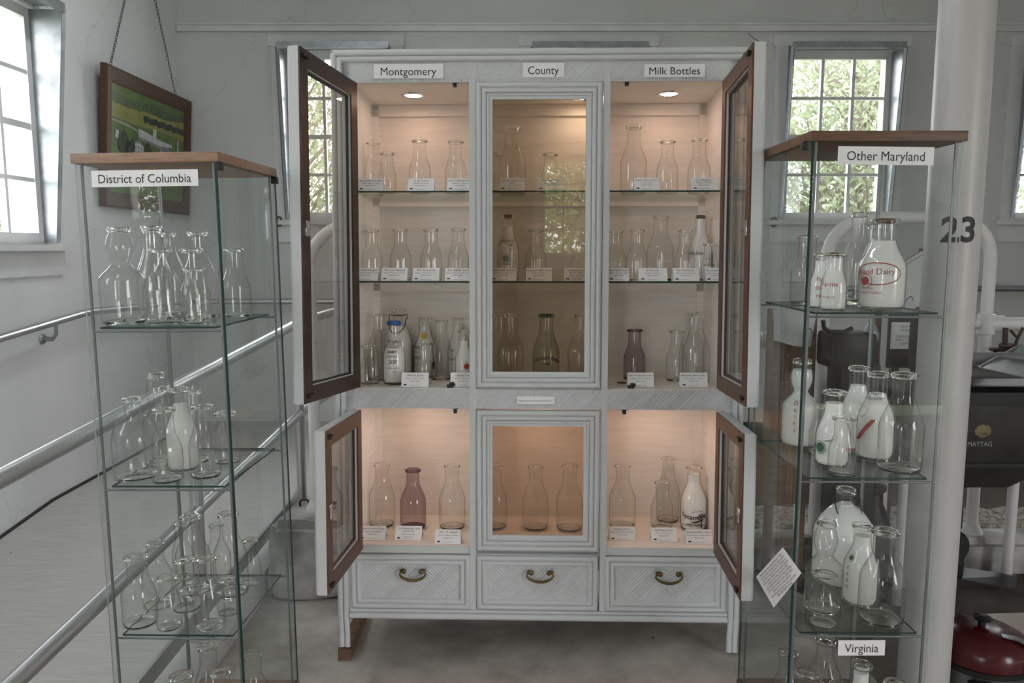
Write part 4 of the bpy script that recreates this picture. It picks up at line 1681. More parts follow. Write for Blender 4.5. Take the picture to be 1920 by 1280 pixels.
def stand_by_lip(M, zs, group, rows, clamp=None):
    made = []
    for r in rows:
        label, kind, cx, ytop, H, R = r[:6]
        kw = dict(r[6]) if len(r) > 6 else {}
        p = on_z(cx, ytop, zs + H, M)
        c = Vector((p.x, p.y, zs))
        if clamp:
            c.x = min(max(c.x, clamp[0] + R), clamp[1] - R)
            c.y = min(max(c.y, clamp[2] + R), clamp[3] - R)
        for _ in range(30):
            moved = False
            for (c2, R2) in made:
                dlt = Vector((c.x - c2.x, c.y - c2.y, 0))
                if dlt.length < R + R2 + .001:
                    c += (dlt.normalized() if dlt.length > 1e-5 else Vector((1, 0, 0))) * (R + R2 + .002 - dlt.length)
                    moved = True
            if not moved:
                break
        made.append((c, R))
        eye = M.inverted() @ EYE
        kw.setdefault('face', -math.atan2(c.x - eye.x, c.y - eye.y))
        bottle(label, kind, M @ T((c.x, c.y, zs + .0004)), H, R, group, **kw)


stand_by_lip(ML, .03, 'bottles in the bottom of the left case', [
    ('clear quart whose neck pokes up in the bottom of the left case', 'quart', 389, 1209, .245, .047),
    ('clear wide-lipped bottle at the lower left in the bottom of the left case', 'pint', 339, 1264, .225, .044),
    ('clear bottle right of the tallest neck in the bottom of the left case', 'pint', 411, 1254, .205, .040),
    ('clear bottle alone at the back right in the bottom of the left case', 'quart', 491, 1228, .225, .046),
], (-.172, .172, -.198, .196))

# ---- right glass case
RI = 'red_ink'
stand(MR, CZ[2], 'bottles on the top shelf of the right case', CL_, [
    ('small white filled half pint with red farm lettering on right case top shelf', 'half', 1564, 473, 580, 24,
     {'yl': -.14, 'fill': .90, 'cap': 'cap_brown', 'prints': [('Farms', .42, .017, -.35, RI, 0), ('HOME, MD.', .22, .007, -.35, RI, 0), ('#bar', .30, .012, 1.2, RI, 0)]}),
    ('big white filled quart with red oval dairy print on right case top shelf', 'quart', 1656, 410, 583, 41,
     {'yl': -.125, 'fill': .76, 'cap': 'cap_brown', 'prints': [('Highland Dairy', .40, .020, -.55, RI, 0), ('#oval', .405, .028, -.25, RI, 0), ('#disc', .325, .011, -.80, RI, 0), ('#ring', .325, .018, -.74, RI, 0), ('MILK HOME', .235, .007, -.7, RI, 0), ('FOREST DAIRY', .185, .009, -.52, RI, 0)]}),
    ('white half pint with red print half hidden at the left corner post of right case', 'half', 1540, 474, 573, 22,
     {'yl': -.07, 'fill': .86, 'prints': [('Farm', .5, .014, .1, RI, 0), ('Dairy', .34, .014, .1, RI, 0), ('MILK', .2, .012, .1, RI, 0)]}),
    ('clear ribbed-neck quart with reflections behind the white bottles of right case', 'quart', 1608, 398, 573, 27, {'ribs': 14, 'yl': .06}),
    ('white quart with red print hidden behind the oval-print quart', 'quart', 1637, 421, 574, 25,
     {'yl': -.02, 'fill': .78, 'prints': [('GOLD', .58, .014, -.75, RI, 0), ('MILK', .48, .014, -.75, RI, 0), ('FARM', .38, .014, -.75, RI, 0)]}),
    ('clear pint at the back left of the right case top shelf', 'pint', 1512, 441, 568, 28, {'yl': .06}),
])
stand(MR, CZ[1], 'bottles on the second shelf of the right case', CL_, [
    ('big clear quart at the front right of the right case second shelf', 'quart', 1688, 699, 895, 39),
    ('clear half pint in the front middle of the right case second shelf', 'half', 1579, 781, 895, 25, {'prints': [('DAIRY', .45, .010, .7, RI, 0)]}),
    ('white filled pint with green mark on the right case second shelf', 'pint', 1558, 732, 881, 31,
     {'fill': .84, 'prints': [('#disc', .26, .013, -.75, 'green_ink', 0), ('#ring', .26, .018, -.75, 'green_ink', 0), ('#swash', .36, .016, -.2, 'grey_ink', 0)]}),
    ('white filled quart lettered COUNTRY with red stripe in the right case', 'quart', 1638, 698, 866, 33,
     {'fill': .76, 'prints': [('COUNTRY', .70, .011, -.30, 'black_ink', 0), ('High', .755, .011, -.25, 'black_ink', 0), ('#stripe', .36, .030, -.62, RI, 0), ('#ring', .56, .014, -.9, RI, 0)]}),
    ('white filled cream-top bottle with red vertical lettering in the right case', 'cream', 1497, 673, 842, 34,
     {'fill': .88, 'prints': [('D', .50, .017, -.25, RI, 0), ('A', .42, .017, -.25, RI, 0), ('I', .35, .017, -.25, RI, 0), ('R', .27, .017, -.25, RI, 0), ('Y', .19, .017, -.25, RI, 0)]}),
    ('white filled quart with clear neck at the back of the right case second shelf', 'quart', 1602, 687, 850, 31, {'fill': .78}),
    ('small clear pint squeezed beside the corner post on the right case second shelf', 'pint', 1533, 759, 852, 17),
])
stand(MR, CZ[0], 'bottles on the third shelf of the right case', CL_, [
    ('clear half pint at the front left of the right case third shelf', 'half', 1547, 1074, 1189, 27),
    ('big clear quart at the front right of the right case third shelf', 'quart', 1652, 993, 1183, 41),
    ('clear cream-top bottle at the left of the right case third shelf', 'cream', 1541, 977, 1160, 34),
    ('white filled quart with green vertical lettering on the right case third shelf', 'quart', 1609, 983, 1152, 32,
     {'fill': .86, 'prints': [('#ring', .60, .010, -.75, 'green_ink', 0), ('#disc', .60, .006, -.75, 'green_ink', 0), ('F', .46, .014, -.75, 'green_ink', 0), ('A', .38, .014, -.75, 'green_ink', 0), ('R', .30, .014, -.75, 'green_ink', 0), ('M', .22, .014, -.75, 'green_ink', 0)]}),
    ('huge white filled gallon jug with wire bail on the right case third shelf', 'gallon', 1600, 915, 1132, 58, {'fill': .84, 'wire': True}),
])
stand_by_lip(MR, .03, 'bottles in the bottom of the right case', [
    ('white filled quart under the Virginia sign in the bottom of the right case', 'quart', 1616, 1243, .235, .045, {'fill': .90, 'face': .0}),
    ('big clear bottle with sloping shoulder behind the Virginia sign', 'tall', 1569, 1204, .265, .055),
    ('clear quart at the back left in the bottom of the right case', 'quart', 1506, 1221, .225, .045),
    ('clear wide-lipped pint by the corner post in the bottom of the right case', 'pint', 1496, 1244, .215, .042),
    ('clear bottle beside the corner post pint in the bottom of the right case', 'pint', 1527, 1252, .20, .038),
    ('clear half pint right of the white bottle in the bottom of the right case', 'half', 1640, 1271, .20, .036),
], (-.172, .172, -.198, .196))

# ---- cabinet bays
BL, BM, BR = (xA + .001, xB + .003, .028, IN - .003), (xC - .003, xD + .003, .028, IN - .003), (xE - .003, xF - .001, .028, IN - .003)
Z1, Z2, Z3, Z4 = zs1 + .0027, zs2 + .0027, r2 + .001, r4 + .0012
AM = {'glass': 'amethyst'}
stand(MC, Z1, 'bottles on the upper left cabinet shelf', BL, [
    ('clear half pint with sparkling lip on the upper left cabinet shelf', 'half', 724.6, 286, 0, 16.3, {'yl': .11}),
    ('clear pint with bright glint in its neck on the upper left cabinet shelf', 'pint', 786, 262.5, 0, 20.5, {'yl': .12}),
    ('clear pint beside the divider on the upper left cabinet shelf', 'pint', 854, 264, 0, 20.2, {'yl': .12}),
    ('clear pint furthest left on the upper left cabinet shelf', 'pint', 689.5, 266, 0, 18.0, {'yl': .20}),
])
stand(MC, Z1, 'bottles on the upper middle cabinet shelf', BM, [
    ('tall clear quart behind the tinted pane on the upper middle shelf', 'quart', 961, 238, 0, 25.5, {'yl': .17}),
    ('clear half pint behind the tinted pane beside the mirrored window', 'half', 1032, 288, 0, 17, {'yl': .13}),
    ('clear half pint cut by the centre door frame on the upper middle shelf', 'half', 927, 288, 0, 15, {'yl': .10}),
])
stand(MC, Z1, 'bottles on the upper right cabinet shelf', BR, [
    ('tall clear quart at the left of the upper right cabinet shelf', 'quart', 1190, 236, 0, 24.3, {'yl': .15}),
    ('clear pint with bright glint in its neck on the upper right cabinet shelf', 'pint', 1254, 264, 0, 20.3, {'yl': .13}),
    ('clear pint nearest the open door on the upper right cabinet shelf', 'pint', 1314, 261, 0, 21, {'yl': .14}),
])
stand(MC, Z2, 'bottles on the second left cabinet shelf', BL, [
    ('clear pint by the open door on the second left cabinet shelf', 'pint', 691, 430, 0, 19.2, {'yl': .15}),
    ('clear embossed pint second from the open door on the second left shelf', 'pint', 749, 428.5, 0, 20.2, {'yl': .13}),
    ('clear embossed pint third from the open door on the second left shelf', 'pint', 807, 428.5, 0, 20.5, {'yl': .12}),
    ('clear pint next to the divider on the second left cabinet shelf', 'pint', 858.5, 428, 0, 19.8, {'yl': .14}),
])
stand(MC, Z2, 'bottles on the second middle cabinet shelf', BM, [
    ('small half pint with grey and maroon print behind the tinted pane', 'half', 948.5, 457, 0, 14.5,
     {'yl': .10, 'prints': [('#disc', .60, .012, 0, 'grey_ink', 0), ('Milk', .42, .012, 0, 'maroon_ink', 0), ('Co', .30, .012, 0, 'maroon_ink', 0), ('MD', .19, .012, 0, 'maroon_ink', 0)]}),
    ('tall brown-capped quart with red script behind the tinted pane', 'quart', 952.5, 403, 0, 20.8,
     {'yl': .165, 'fill': .82, 'cap': 'cap_brown', 'prints': [('Chestnut Farm', .59, .014, .05, RI, 0), ('Dairy', .53, .011, .35, RI, 0)]}),
    ('clear pint in the middle of the second middle cabinet shelf', 'pint', 1005.5, 429.5, 0, 20, {'yl': .14}),
    ('clear half pint at the right of the second middle cabinet shelf', 'half', 1087, 456, 0, 17, {'yl': .13}),
])
stand(MC, Z2, 'bottles on the second right cabinet shelf', BR, [
    ('clear half pint with dark lettering beside the open right door', 'half', 1336, 456, 0, 16.3,
     {'yl': .10, 'prints': [('a Q. I.', .55, .011, -.1, 'maroon_ink', 0), ('Rockville', .40, .011, -.1, 'maroon_ink', 0)]}),
    ('clear pint beside the divider on the second right cabinet shelf', 'pint', 1157.5, 431.5, 0, 19, {'yl': .15}),
    ('clear pint second from the divider on the second right cabinet shelf', 'pint', 1197.5, 430.5, 0, 19.6, {'yl': .16}),
    ('tall clear quart in the middle of the second right cabinet shelf', 'quart', 1242, 404, 0, 25.3, {'yl': .21}),
    ('clear pint right of the tall quart on the second right cabinet shelf', 'pint', 1289, 430, 0, 19.6, {'yl': .13}),
    ('white filled quart with brown cap on the second right cabinet shelf', 'quart', 1322, 404, 0, 21.5,
     {'yl': .22, 'fill': .94, 'cap': 'cap_brown', 'prints': [('Maidine', .40, .020, -.45, 'maroon_ink', 0), ('QUALITY', .09, .009, -.45, 'maroon_ink', 0)]}),
])
stand(MC, Z3, 'bottles on the third left cabinet shelf', BL, [
    ('clear half pint in front at the left of the third left cabinet shelf', 'half', 691.6, 648, 722, 18),
    ('quart with blue cap and maroon lettering on the third left cabinet shelf', 'quart', 739.5, 603, 722, 21.2,
     {'cap': 'cap_blue', 'fill': .62, 'prints': [('Wrigley', .665, .017, -.2, 'maroon_ink', 0), ('Thompson', .585, .013, -.2, 'maroon_ink', 0), ('DAIRY', .51, .012, -.2, 'maroon_ink', 0), ('GRADE A', .44, .010, -.2, 'maroon_ink', 0), ('200', .34, .020, -.15, 'maroon_ink', 0), ('PASTEURIZED', .26, .007, -.1, 'maroon_ink', 0), ('MILK', .205, .007, .05, 'maroon_ink', 0)]}),
    ('clear half pint in front of the spoon-print bottle on the third left shelf', 'half', 795, 643, 722, 14.3),
    ('white pint with red print next to the divider on the third left shelf', 'pint', 870, 619, 721, 17, {'fill': .80, 'prints': [('#bar', .42, .010, .1, RI, 0), ('#disc', .34, .010, .3, RI, 0)]}),
    ('clear quart at the far left of the third left cabinet shelf', 'quart', 685, 588.5, 715, 23.2),
    ('large wire-bail jug with glass stopper on the third left cabinet shelf', 'jug', 720.5, 578, 711, 33, {'wire': True, 'fill': .74}),
    ('white quart with yellow disc and black spoon print on the third left shelf', 'quart', 795, 595, 708, 22,
     {'fill': .86, 'prints': [('#disc', .70, .0115, -.15, 'yellow_ink', 0), ('Best', .49, .020, -.85, 'black_ink', 0), ('for', .42, .013, -.8, 'black_ink', 0), ('BABY', .32, .018, -.85, 'black_ink', 0), ('MILK', .22, .009, -.85, 'black_ink', 0), ('#spoon', .38, .045, .75, 'black_ink', 0)]}),
    ('clear quart right of the spoon-print bottle on the third left shelf', 'quart', 828, 599, 714, 20.5),
    ('white quart with maroon print behind the divider on the third left shelf', 'quart', 864, 595, 704, 20,
     {'fill': .86, 'prints': [('Pure', .45, .016, -.7, 'maroon_ink', 0), ('MILK', .30, .014, -.7, 'maroon_ink', 0)]}),
])
stand(MC, Z3, 'bottles on the third middle cabinet shelf', BM, [
    ('pale green brown-capped bottle lettered Walnut Farm behind the tinted pane', 'quart', 1025.5, 588, 0, 25,
     {'yl': .14, 'glass': 'aqua', 'cap': 'cap_brown', 'prints': [('WALNUT FARM', .36, .0165, 0, 'dark_ink', 5.0), ('DAIRY', .285, .0125, 0, 'dark_ink', 0), ('THE JERSEY CO', .185, .0088, 0, 'dark_ink', 0), ('THE JERSEY CO', .142, .0088, 0, 'dark_ink', 0)]}),
    ('clear quart left of the lettered bottle on the third middle shelf', 'quart', 958, 588, 0, 24.5, {'yl': .13}),
    ('clear quart at the right edge of the third middle cabinet shelf', 'quart', 1091, 589, 0, 24, {'yl': .14}),
    ('clear quart half behind the centre door frame on the third middle shelf', 'quart', 936, 588, 0, 22, {'yl': .235}),
])
stand(MC, Z3, 'bottles on the third right cabinet shelf', BR, [
    ('short purple-tinted pint alone at the left of the third right shelf', 'pint', 1189, 617, 714, 20.3, AM),
    ('clear pint in the middle of the third right cabinet shelf', 'pint', 1267.5, 619, 716, 19.6),
    ('clear quart at the right end of the third right cabinet shelf', 'quart', 1330, 588.5, 718, 25.3),
    ('clear quart behind the others on the third right cabinet shelf', 'quart', 1301, 586, 704, 22.5),
])
stand(MC, Z4, 'bottles in the lower left cabinet bay', BL, [
    ('clear quart by the open door in the lower left cabinet bay', 'quart', 708.5, 869, 991, 24.3),
    ('dark purple-tinted quart in the lower left cabinet bay', 'quart', 775, 878.5, 996, 24.2, AM),
    ('clear quart next to the divider in the lower left cabinet bay', 'quart', 848, 871, 996, 24.6),
])
stand(MC, Z4, 'bottles in the lower middle cabinet bay', BM, [
    ('clear quart cut by the door frame in the lower middle bay', 'quart', 928, 871, 995, 23),
    ('clear quart in the centre of the lower middle bay', 'quart', 1004, 872, 997, 24.6),
    ('clear quart at the right of the lower middle bay', 'quart', 1067.5, 871, 999, 25),
])
stand(MC, Z4, 'bottles in the lower right cabinet bay', BR, [
    ('clear quart at the left of the lower right cabinet bay', 'quart', 1166.5, 871, 994, 24.8),
    ('clear pint in front of a taller quart in the lower right bay', 'pint', 1240.5, 902, 993, 20.2),
    ('white quart with black tree and script print in the lower right bay', 'quart', 1313, 874, 997, 24.6,
     {'fill': .88, 'prints': [('Sycamore', .205, .024, .05, 'black_ink', -4), ('#swash', .165, .024, .30, 'black_ink', 0), ('#hills', .30, .022, .30, 'black_ink', 0), ('#tree', .175, .022, .62, 'black_ink', 0), ('ROCKVILLE, MARYLAND', .095, .0095, .05, 'black_ink', 0), ('#bar', .128, .026, .05, 'black_ink', 0)]}),
    ('tall clear quart at the back of the lower right cabinet bay', 'quart', 1234, 858, 979, 25),
])
# loose cap lying on the floor of the bay
q = on_z(1166, 718, Z3, MC)
o = MB().lathe([(0, 0), (.017, 0), (.018, .002), (.017, .0035), (0, .003)], 28).build('bottle_cap', 'cap_brown', smooth=40)
o.matrix_world = MC @ T((q.x, q.y, Z3 + .0003))
tag(o, 'loose brown bottle cap lying beside the short purple pint', 'bottle cap')

# ================================================================== LABEL CARDS


def card(label, pxl, pxr, pyb, zs, title, owner, place, yl=None, group='printed bottle labels', lean_=.50, hpx=None, grey=False):
    p = on_z(pxl, pyb, zs, MC) if yl is None else on_y(pxl, pyb, yl, MC)
    q = on_z(pxr, pyb, zs, MC) if yl is None else on_y(pxr, pyb, yl, MC)
    w = q.x - p.x
    xc, yc = (p.x + q.x) / 2, (p.y + q.y) / 2
    hh = .050
    t = thing('label_card', label, 'label card', MC @ T((xc, yc, zs + .0012)), group)
    F = Rx(-lean_)
    # tent-folded card: front face leaning back and a rear leg
    th = .0005
    m = MB()
    m.box(-w / 2, w / 2, -th / 2, th / 2, 0, hh, M=F)
    m.build('card_face', 'paper', t, smooth=0)
    top = F @ Vector((0, 0, hh))
    m = MB()
    a, b = Vector((0, top.y, top.z - .0004)), Vector((0, top.y + hh * sin(lean_), .0004))
    m.add([(-w / 2, a.y, a.z), (w / 2, a.y, a.z), (w / 2, b.y, b.z), (-w / 2, b.y, b.z), (-w / 2, a.y + th, a.z), (w / 2, a.y + th, a.z), (w / 2, b.y + th, b.z), (-w / 2, b.y + th, b.z)],
          [(0, 1, 2, 3), (7, 6, 5, 4), (0, 4, 5, 1), (1, 5, 6, 2), (2, 6, 7, 3), (3, 7, 4, 0)])
    m.build('card_back', 'paper', t, smooth=0)
    m = MB()

    def line(txt, zc_, wf, size):
        ww = min(text_width(txt) * size, w * wf)
        vs, fs = text_geo(txt, size, sx=ww / (text_width(txt) * size))
        m.add([(v[0], -th / 2 - .0003, v[1] + zc_) for v in vs], fs, M=F)
    tl = title.split('|')
    z = hh - .0125
    for i, s_ in enumerate(tl):
        line(s_, z, .92, .0098)
        z -= .0095
    line('Owner: ' + owner, z, .9, .0062)
    z -= .0088
    line(place, z, .86, .0056)
    line('Montgomery County', .0045, .40, .0042)
    ic = [(-w * .36 + .0062 * cos(pi * i / 10), .0055 + .0052 * sin(pi * i / 10)) for i in range(11)]
    m.add([(x, -th / 2 - .0003, zz) for x, zz in ic], [tuple(range(11))], M=F)
    m.build('printed_text', 'cardtext', t, smooth=0, fixn=False)
    return t


YG = .036
D = 'Capacity: Quart'
for (lab, a, b, y, z, ti, ow, yl) in [
    ('leaning label card below the two leftmost bottles of upper left shelf', 670, 717, 354, Z1, 'Blue Spring Farm Dairy', 'James B. Davis', YG),
    ('bright white label card in the middle of the upper left shelf', 764, 813, 354, Z1, 'A. B. Crown', 'A. B. Crown', YG),
    ('label card by the divider on the upper left shelf', 838, 886, 354, Z1, 'Lay M. Thomas Dairy', 'L. M. Thomas', YG),
    ('label card before the tall quart on the upper middle shelf', 936, 985, 353.5, Z1, 'Chesterbrook Guernsey|Farm', 'John F. Wilson', YG),
    ('label card under the mirrored window on the upper middle shelf', 1007, 1057, 353.5, Z1, 'Inverness Dairy', 'H. Carr', YG),
    ('label card before the tall quart on the upper right shelf', 1190, 1237, 354, Z1, 'Locust Grove Farm', 'E. Bell', YG),
    ('label card before the pint nearest the door on the upper right shelf', 1297, 1346, 354, Z1, 'J. E. Kingsley', 'J. E. Kingsley', YG),
    ('label card titled Mrs. Chas. Howard on the second left shelf', 661, 708, 527, Z2, 'Mrs. Chas. Howard', 'Mary and Charles Howard', YG),
    ('label card titled Mrs. John Benson on the second left shelf', 714, 763, 527, Z2, 'Mrs. John Benson', 'Mrs. John R. Benson', YG),
    ('label card titled Mrs. Rose Jones on the second left shelf', 773, 823, 527, Z2, 'Mrs. Rose Jones', 'Rose and R. T. Jones', YG),
    ('label card titled Mrs. Albert Lewis on the second left shelf', 834, 882, 527, Z2, 'Mrs. Albert Lewis', 'Albert F. and M. Lewis', YG),
    ('label card before the red script quart on the second middle shelf', 919, 968, 527.5, Z2, 'Alderney Farm Dairy', 'William M. Carter', YG),
    ('label card in the centre of the second middle shelf', 986, 1035, 527.5, Z2, "Hanover's Farm Dairy", 'J. Hanover', YG),
    ('label card at the right end of the second middle shelf', 1058, 1106, 528, Z2, 'Meadows Jersey|Farm Dairy', 'A. Meadows', YG),
    ('label card by the divider on the second right shelf', 1141, 1180, 528, Z2, 'Briar Farm Dairy', 'Thomas S. Smith', YG),
    ('label card titled B. Monroe before the tall quart on second right shelf', 1198, 1252, 528, Z2, 'B. Monroe', 'B. Monroe', YG),
    ('label card titled Pin Oak Dairy on the second right shelf', 1263, 1312, 528, Z2, 'Pin Oak Dairy', 'John Woodward', YG),
    ('label card by the right door on the second right shelf', 1324, 1366, 528, Z2, 'Mineral Spring Dairy', 'George C. Adams', YG),
]:
    card(lab, a, b, y, z, ti, ow, D, yl=yl)
for (lab, a, b, y, z, ti, ow) in [
    ("label card titled Martin's Dairy on the third left shelf", 752, 803, 726, Z3, "Martin's Dairy", 'Samuel F. Martin'),
    ('label card next to the divider on the third left shelf', 844, 893, 726, Z3, 'Oakdale Dairy', 'Frank L. Hoyle'),
    ('label card in front of the short purple pint on the third right shelf', 1177, 1226, 726, Z3, 'Clear Crossing Farm Dairy', 'Wilbur W. Mathias'),
    ('label card in front of the three clear bottles on the third right shelf', 1276, 1327, 726, Z3, 'Bethesda Farm Dairy', 'Wilson T. Tuxbury'),
    ("label card titled Seibert's Farm Dairy in the lower left bay", 672, 722, 1013, Z4, "Seibert's Farm Dairy", 'J. Conrad Seibert'),
    ('label card before the dark purple quart in the lower left bay', 740, 790, 1013, Z4, 'The Woodley Lane|Farms Co.', 'Unknown'),
    ('label card titled Wm. O. Glover in the lower left bay', 815, 864, 1020, Z4, 'Wm. O. Glover', 'William O. Glover'),
    ("label card titled Veirling's Dairy in the lower right bay", 1143, 1191, 1014, Z4, "Veirling's Dairy", 'Henry J. and Esther Veirling'),
    ('label card titled Guernsey Dairy in the lower right bay', 1222, 1270, 1016, Z4, 'Guernsey Dairy', 'G. H. Johnson'),
    ('label card titled Sycamore Farm Dairy in the lower right bay', 1287, 1336, 1020, Z4, 'Sycamore Farm Dairy', 'Harry K. and David Burns'),
]:
    card(lab, a, b, y, z, ti, ow, D, lean_=.30 if z != Z4 else .55)

# ================================================================== PICTURE ON THE LEFT WALL
pp = on_x(198, 117, XL + .085)
ph, pw, plean = .765, 1.13, .07
MP = T((XL + .085 - .0, pp.y, pp.z)) @ Rz(pi / 2) @ Rx(plean) @ T((0, 0, -ph))
pic = thing('framed_picture', 'large walnut framed aerial farm photograph hung by chains on the left wall', 'picture', MP)
m = MB()
fwid = .085
m.ringframe(0, pw, 0, ph, [(0, .03), (0, 0), (.012, -.006), (fwid - .02, -.002), (fwid, .008), (fwid, .03)])
m.build('picture_frame', 'framewood', pic, smooth=30, fixn=False)
fields = []


def pmat(nm, a, b, sc):
    return pbr(nm, a, .3, col2=b, scale=sc, detail=5)


PM = [pmat('printed_pasture', (.12, .19, .035), (.06, .12, .02), 6), pmat('printed_meadow', (.30, .28, .06), (.2, .21, .04), 5),
      pmat('printed_woods', (.085, .13, .035), (.035, .065, .02), 16), pmat('printed_tree', (.022, .042, .014), (.01, .022, .008), 26), pmat('printed_white', (.58, .58, .58), (.42, .42, .43), 22),
      pmat('printed_shade', (.24, .24, .25), (.17, .17, .18), 22), pmat('printed_road', (.36, .33, .27), (.26, .24, .2), 8)]
m = MB()
x0p, x1p, z0p, z1p = fwid - .005, pw - fwid + .005, fwid - .005, ph - fwid + .005


def pic_poly(pts, mi, lay):
    m.add([(x0p + (x1p - x0p) * u, .012 - .0004 * lay, z0p + (z1p - z0p) * (v if lay == 0 or v >= 1 else .24 + .76 * v)) for u, v in pts], [tuple(range(len(pts)))], mi)


def blob(u, v, ru, rv, mi, lay, seed):
    r = random.Random(seed)
    pic_poly([(u + ru * cos(2 * pi * i / 18) * r.uniform(.75, 1.1), v + rv * sin(2 * pi * i / 18) * r.uniform(.75, 1.1)) for i in range(18)], mi, lay)


pic_poly([(0, 0), (1, 0), (1, 1), (0, 1)], 0, 0)
pic_poly([(0, .60), (.3, .58), (.6, .60), (1, .56), (1, .86), (.5, .80), (0, .78)], 1, 1)
pic_poly([(0, .78), (.2, .76), (.4, .79), (.7, .77), (1, .83), (1, 1), (0, 1)], 2, 2)
pic_poly([(0, .90), (.3, .86), (.55, .93), (.8, .88), (1, .93), (1, 1), (0, 1)], 0, 3)
for i in range(16):
    blob(.42 + i * .037, .69 + .012 * sin(i * 2.1), .028, .05, 3, 4, i)
for i in range(5):
    blob(.06 + i * .07, .80, .05, .04, 2, 4, 40 + i)
pic_poly([(0, .575), (.18, .565), (.30, .53), (.36, .50), (.34, .485), (.26, .52), (.1, .545), (0, .555)], 6, 4)
pic_poly([(.33, .50), (.60, .42), (.76, .42), (.76, .35), (.60, .36), (.33, .41)], 5, 5)
pic_poly([(.33, .55), (.42, .53), (.66, .47), (.80, .46), (.80, .42), (.62, .40), (.33, .45)], 4, 6)
pic_poly([(.52, .49), (.57, .485), (.57, .60), (.52, .60)], 4, 7)
pic_poly([(.62, .36), (.84, .35), (.86, .28), (.63, .29)], 4, 7)
pic_poly([(.62, .36), (.84, .35), (.84, .335), (.62, .34)], 5, 8)
pic_poly([(.88, .35), (.905, .35), (.905, .56), (.88, .56)], 4, 7)
pic_poly([(.27, .14), (.40, .12), (.40, .33), (.34, .37), (.27, .34)], 4, 7)
pic_poly([(.26, .35), (.34, .40), (.41, .33), (.34, .36)], 5, 8)
for k in range(3):
    for j in range(3):
        pic_poly([(.29 + j * .035, .18 + k * .055), (.305 + j * .035, .18 + k * .055), (.305 + j * .035, .21 + k * .055), (.29 + j * .035, .21 + k * .055)], 5, 8)
pic_poly([(.045, .36), (.085, .35), (.10, .44), (.06, .46)], 4, 7)
for (u, v, ru, rv) in ((.15, .30, .06, .16), (.21, .26, .06, .12), (.46, .27, .045, .15), (.52, .20, .03, .07), (.12, .40, .04, .06), (.26, .30, .03, .1)):
    blob(u, v, ru, rv, 3, 9, int(u * 100))
pic_poly([(.44, .02), (.49, .04), (.50, .13), (.47, .14)], 6, 7)
m.build('photo_print', PM, pic, smooth=0, fixn=False)
for (pxa, pxt) in ((207, 234), (329, 291)):
    a = on_line(MP @ Vector((0, 0, ph)), MP @ Vector((pw, 0, ph)), pxa)
    b = on_x(pxt, 0, XL + .03)
    b = a + (b - a) * 1.12
    L = (b - a).length
    n = int(L / .021)
    m = MB()
    ax = (b - a).normalized()
    s1 = ax.cross(Vector((1, 0, 0))).normalized()
    s2 = ax.cross(s1)
    for i in range(n):
        c_ = a + ax * (i + .5) * .021
        sd = s1 if i % 2 else s2
        m.tube([c_ + ax * .013 * cos(q) + sd * .0065 * sin(q) for q in [k * pi / 5 for k in range(10)]], .0018, 5, closed=True)
    ch = m.build('hanging_chain', 'chain', smooth=60)
    ch.parent = pic
    ch.matrix_parent_inverse = MP.inverted()

# oval plates on the window casings, a loose wire
for (px, py, lab) in ((523, 415, 'small oval ring plate on the casing left of the cabinet'), (1451, 416, 'small oval ring plate on the casing seen through the right case')):
    p = on_y(px, py, YB - .03)
    m = MB()
    m.tube([p + Vector((.020 * cos(a), 0, .030 * sin(a))) for a in [i * pi / 12 for i in range(24)]], .007, 10, closed=True)
    m.tube([p + Vector((0, -.004, -.028)), p + Vector((0, .012, -.028))], .006, 8)
    tag(m.build('ring_plate', 'brass', smooth=60), lab, 'hook')
m = MB()
wpts = [on_y(px, py, YB - .05) for px, py in ((1401, 46), (1402, 62), (1411, 70), (1425, 79), (1440, 85), (1470, 86))]
m.tube(wpts[1:5], .002, 6)
tag(m.build('loose_wire', 'darkiron', smooth=60), 'thin dark wire sagging from the picture rail above the right door', 'wire')

# paper note stuck on the side door of the right case
dxn = -CW / 2 + .006 - .003 - .0012
Mi = MR.inverted()
o_ = Mi @ EYE


def on_case_x(px, py):
    d_ = Mi.to_3x3() @ ray(px, py)
    return o_ + d_ * ((dxn - o_.x) / d_.x)


c4 = [on_case_x(*q) for q in ((1468, 1026), (1503, 1074), (1451, 1139), (1418, 1081))]
m = MB()
m.add(c4 + [q + Vector((-.0006, 0, 0)) for q in c4], [(0, 1, 2, 3), (7, 6, 5, 4), (0, 4, 5, 1), (1, 5, 6, 2), (2, 6, 7, 3), (3, 7, 4, 0)])
nt_ = m.build('paper_note', 'paper', smooth=0)
nt_.matrix_world = MR
tag(nt_, 'tilted typed paper note on the side glass of the right case', 'note')
m = MB()
O0, U, V = c4[3], c4[0] - c4[3], c4[2] - c4[3]
for i, w_ in enumerate((.78, .84, .8, .86, .75, .84, .82, .6, .8, .5)):
    s_ = ('Milk bottles from the dairies of this', 'county were collected over many years', 'and lent to the museum for display in', 'these cases. Please do not open doors', 'or handle the bottles. Some are filled', 'with white beads to show the printing', 'of the farm names on the clear glass.', 'Thank you for your visit to', 'the dairy barn and its milk room on', 'the old farm road.')[i]
    vs, fs = text_fit(s_, w_)
    t_ = .10 + i * .083
    for (vx, vy) in []:
        pass
    m.add([O0 + U * (.5 + v[0]) + V * (t_ + .02 - v[1] * (U.length / V.length)) + Vector((-.001, 0, 0)) for v in vs], fs)
m.build('typed_text', 'cardtext', nt_, smooth=0, fixn=False)

# ================================================================== OLD WASHING MACHINE AND DAIRY GEAR AT RIGHT
FLR = floor_z(1.7)
wx0, wx1, wy0, wy1 = 1.41, 2.05, 2.80, 3.03
wm = thing('wringer_washing_machine', 'old dark wringer washing machine with square metal tub behind the pillar', 'washing machine', T((1.73, 2.92, FLR)))
Mw = T((-1.73, -2.92, -FLR))


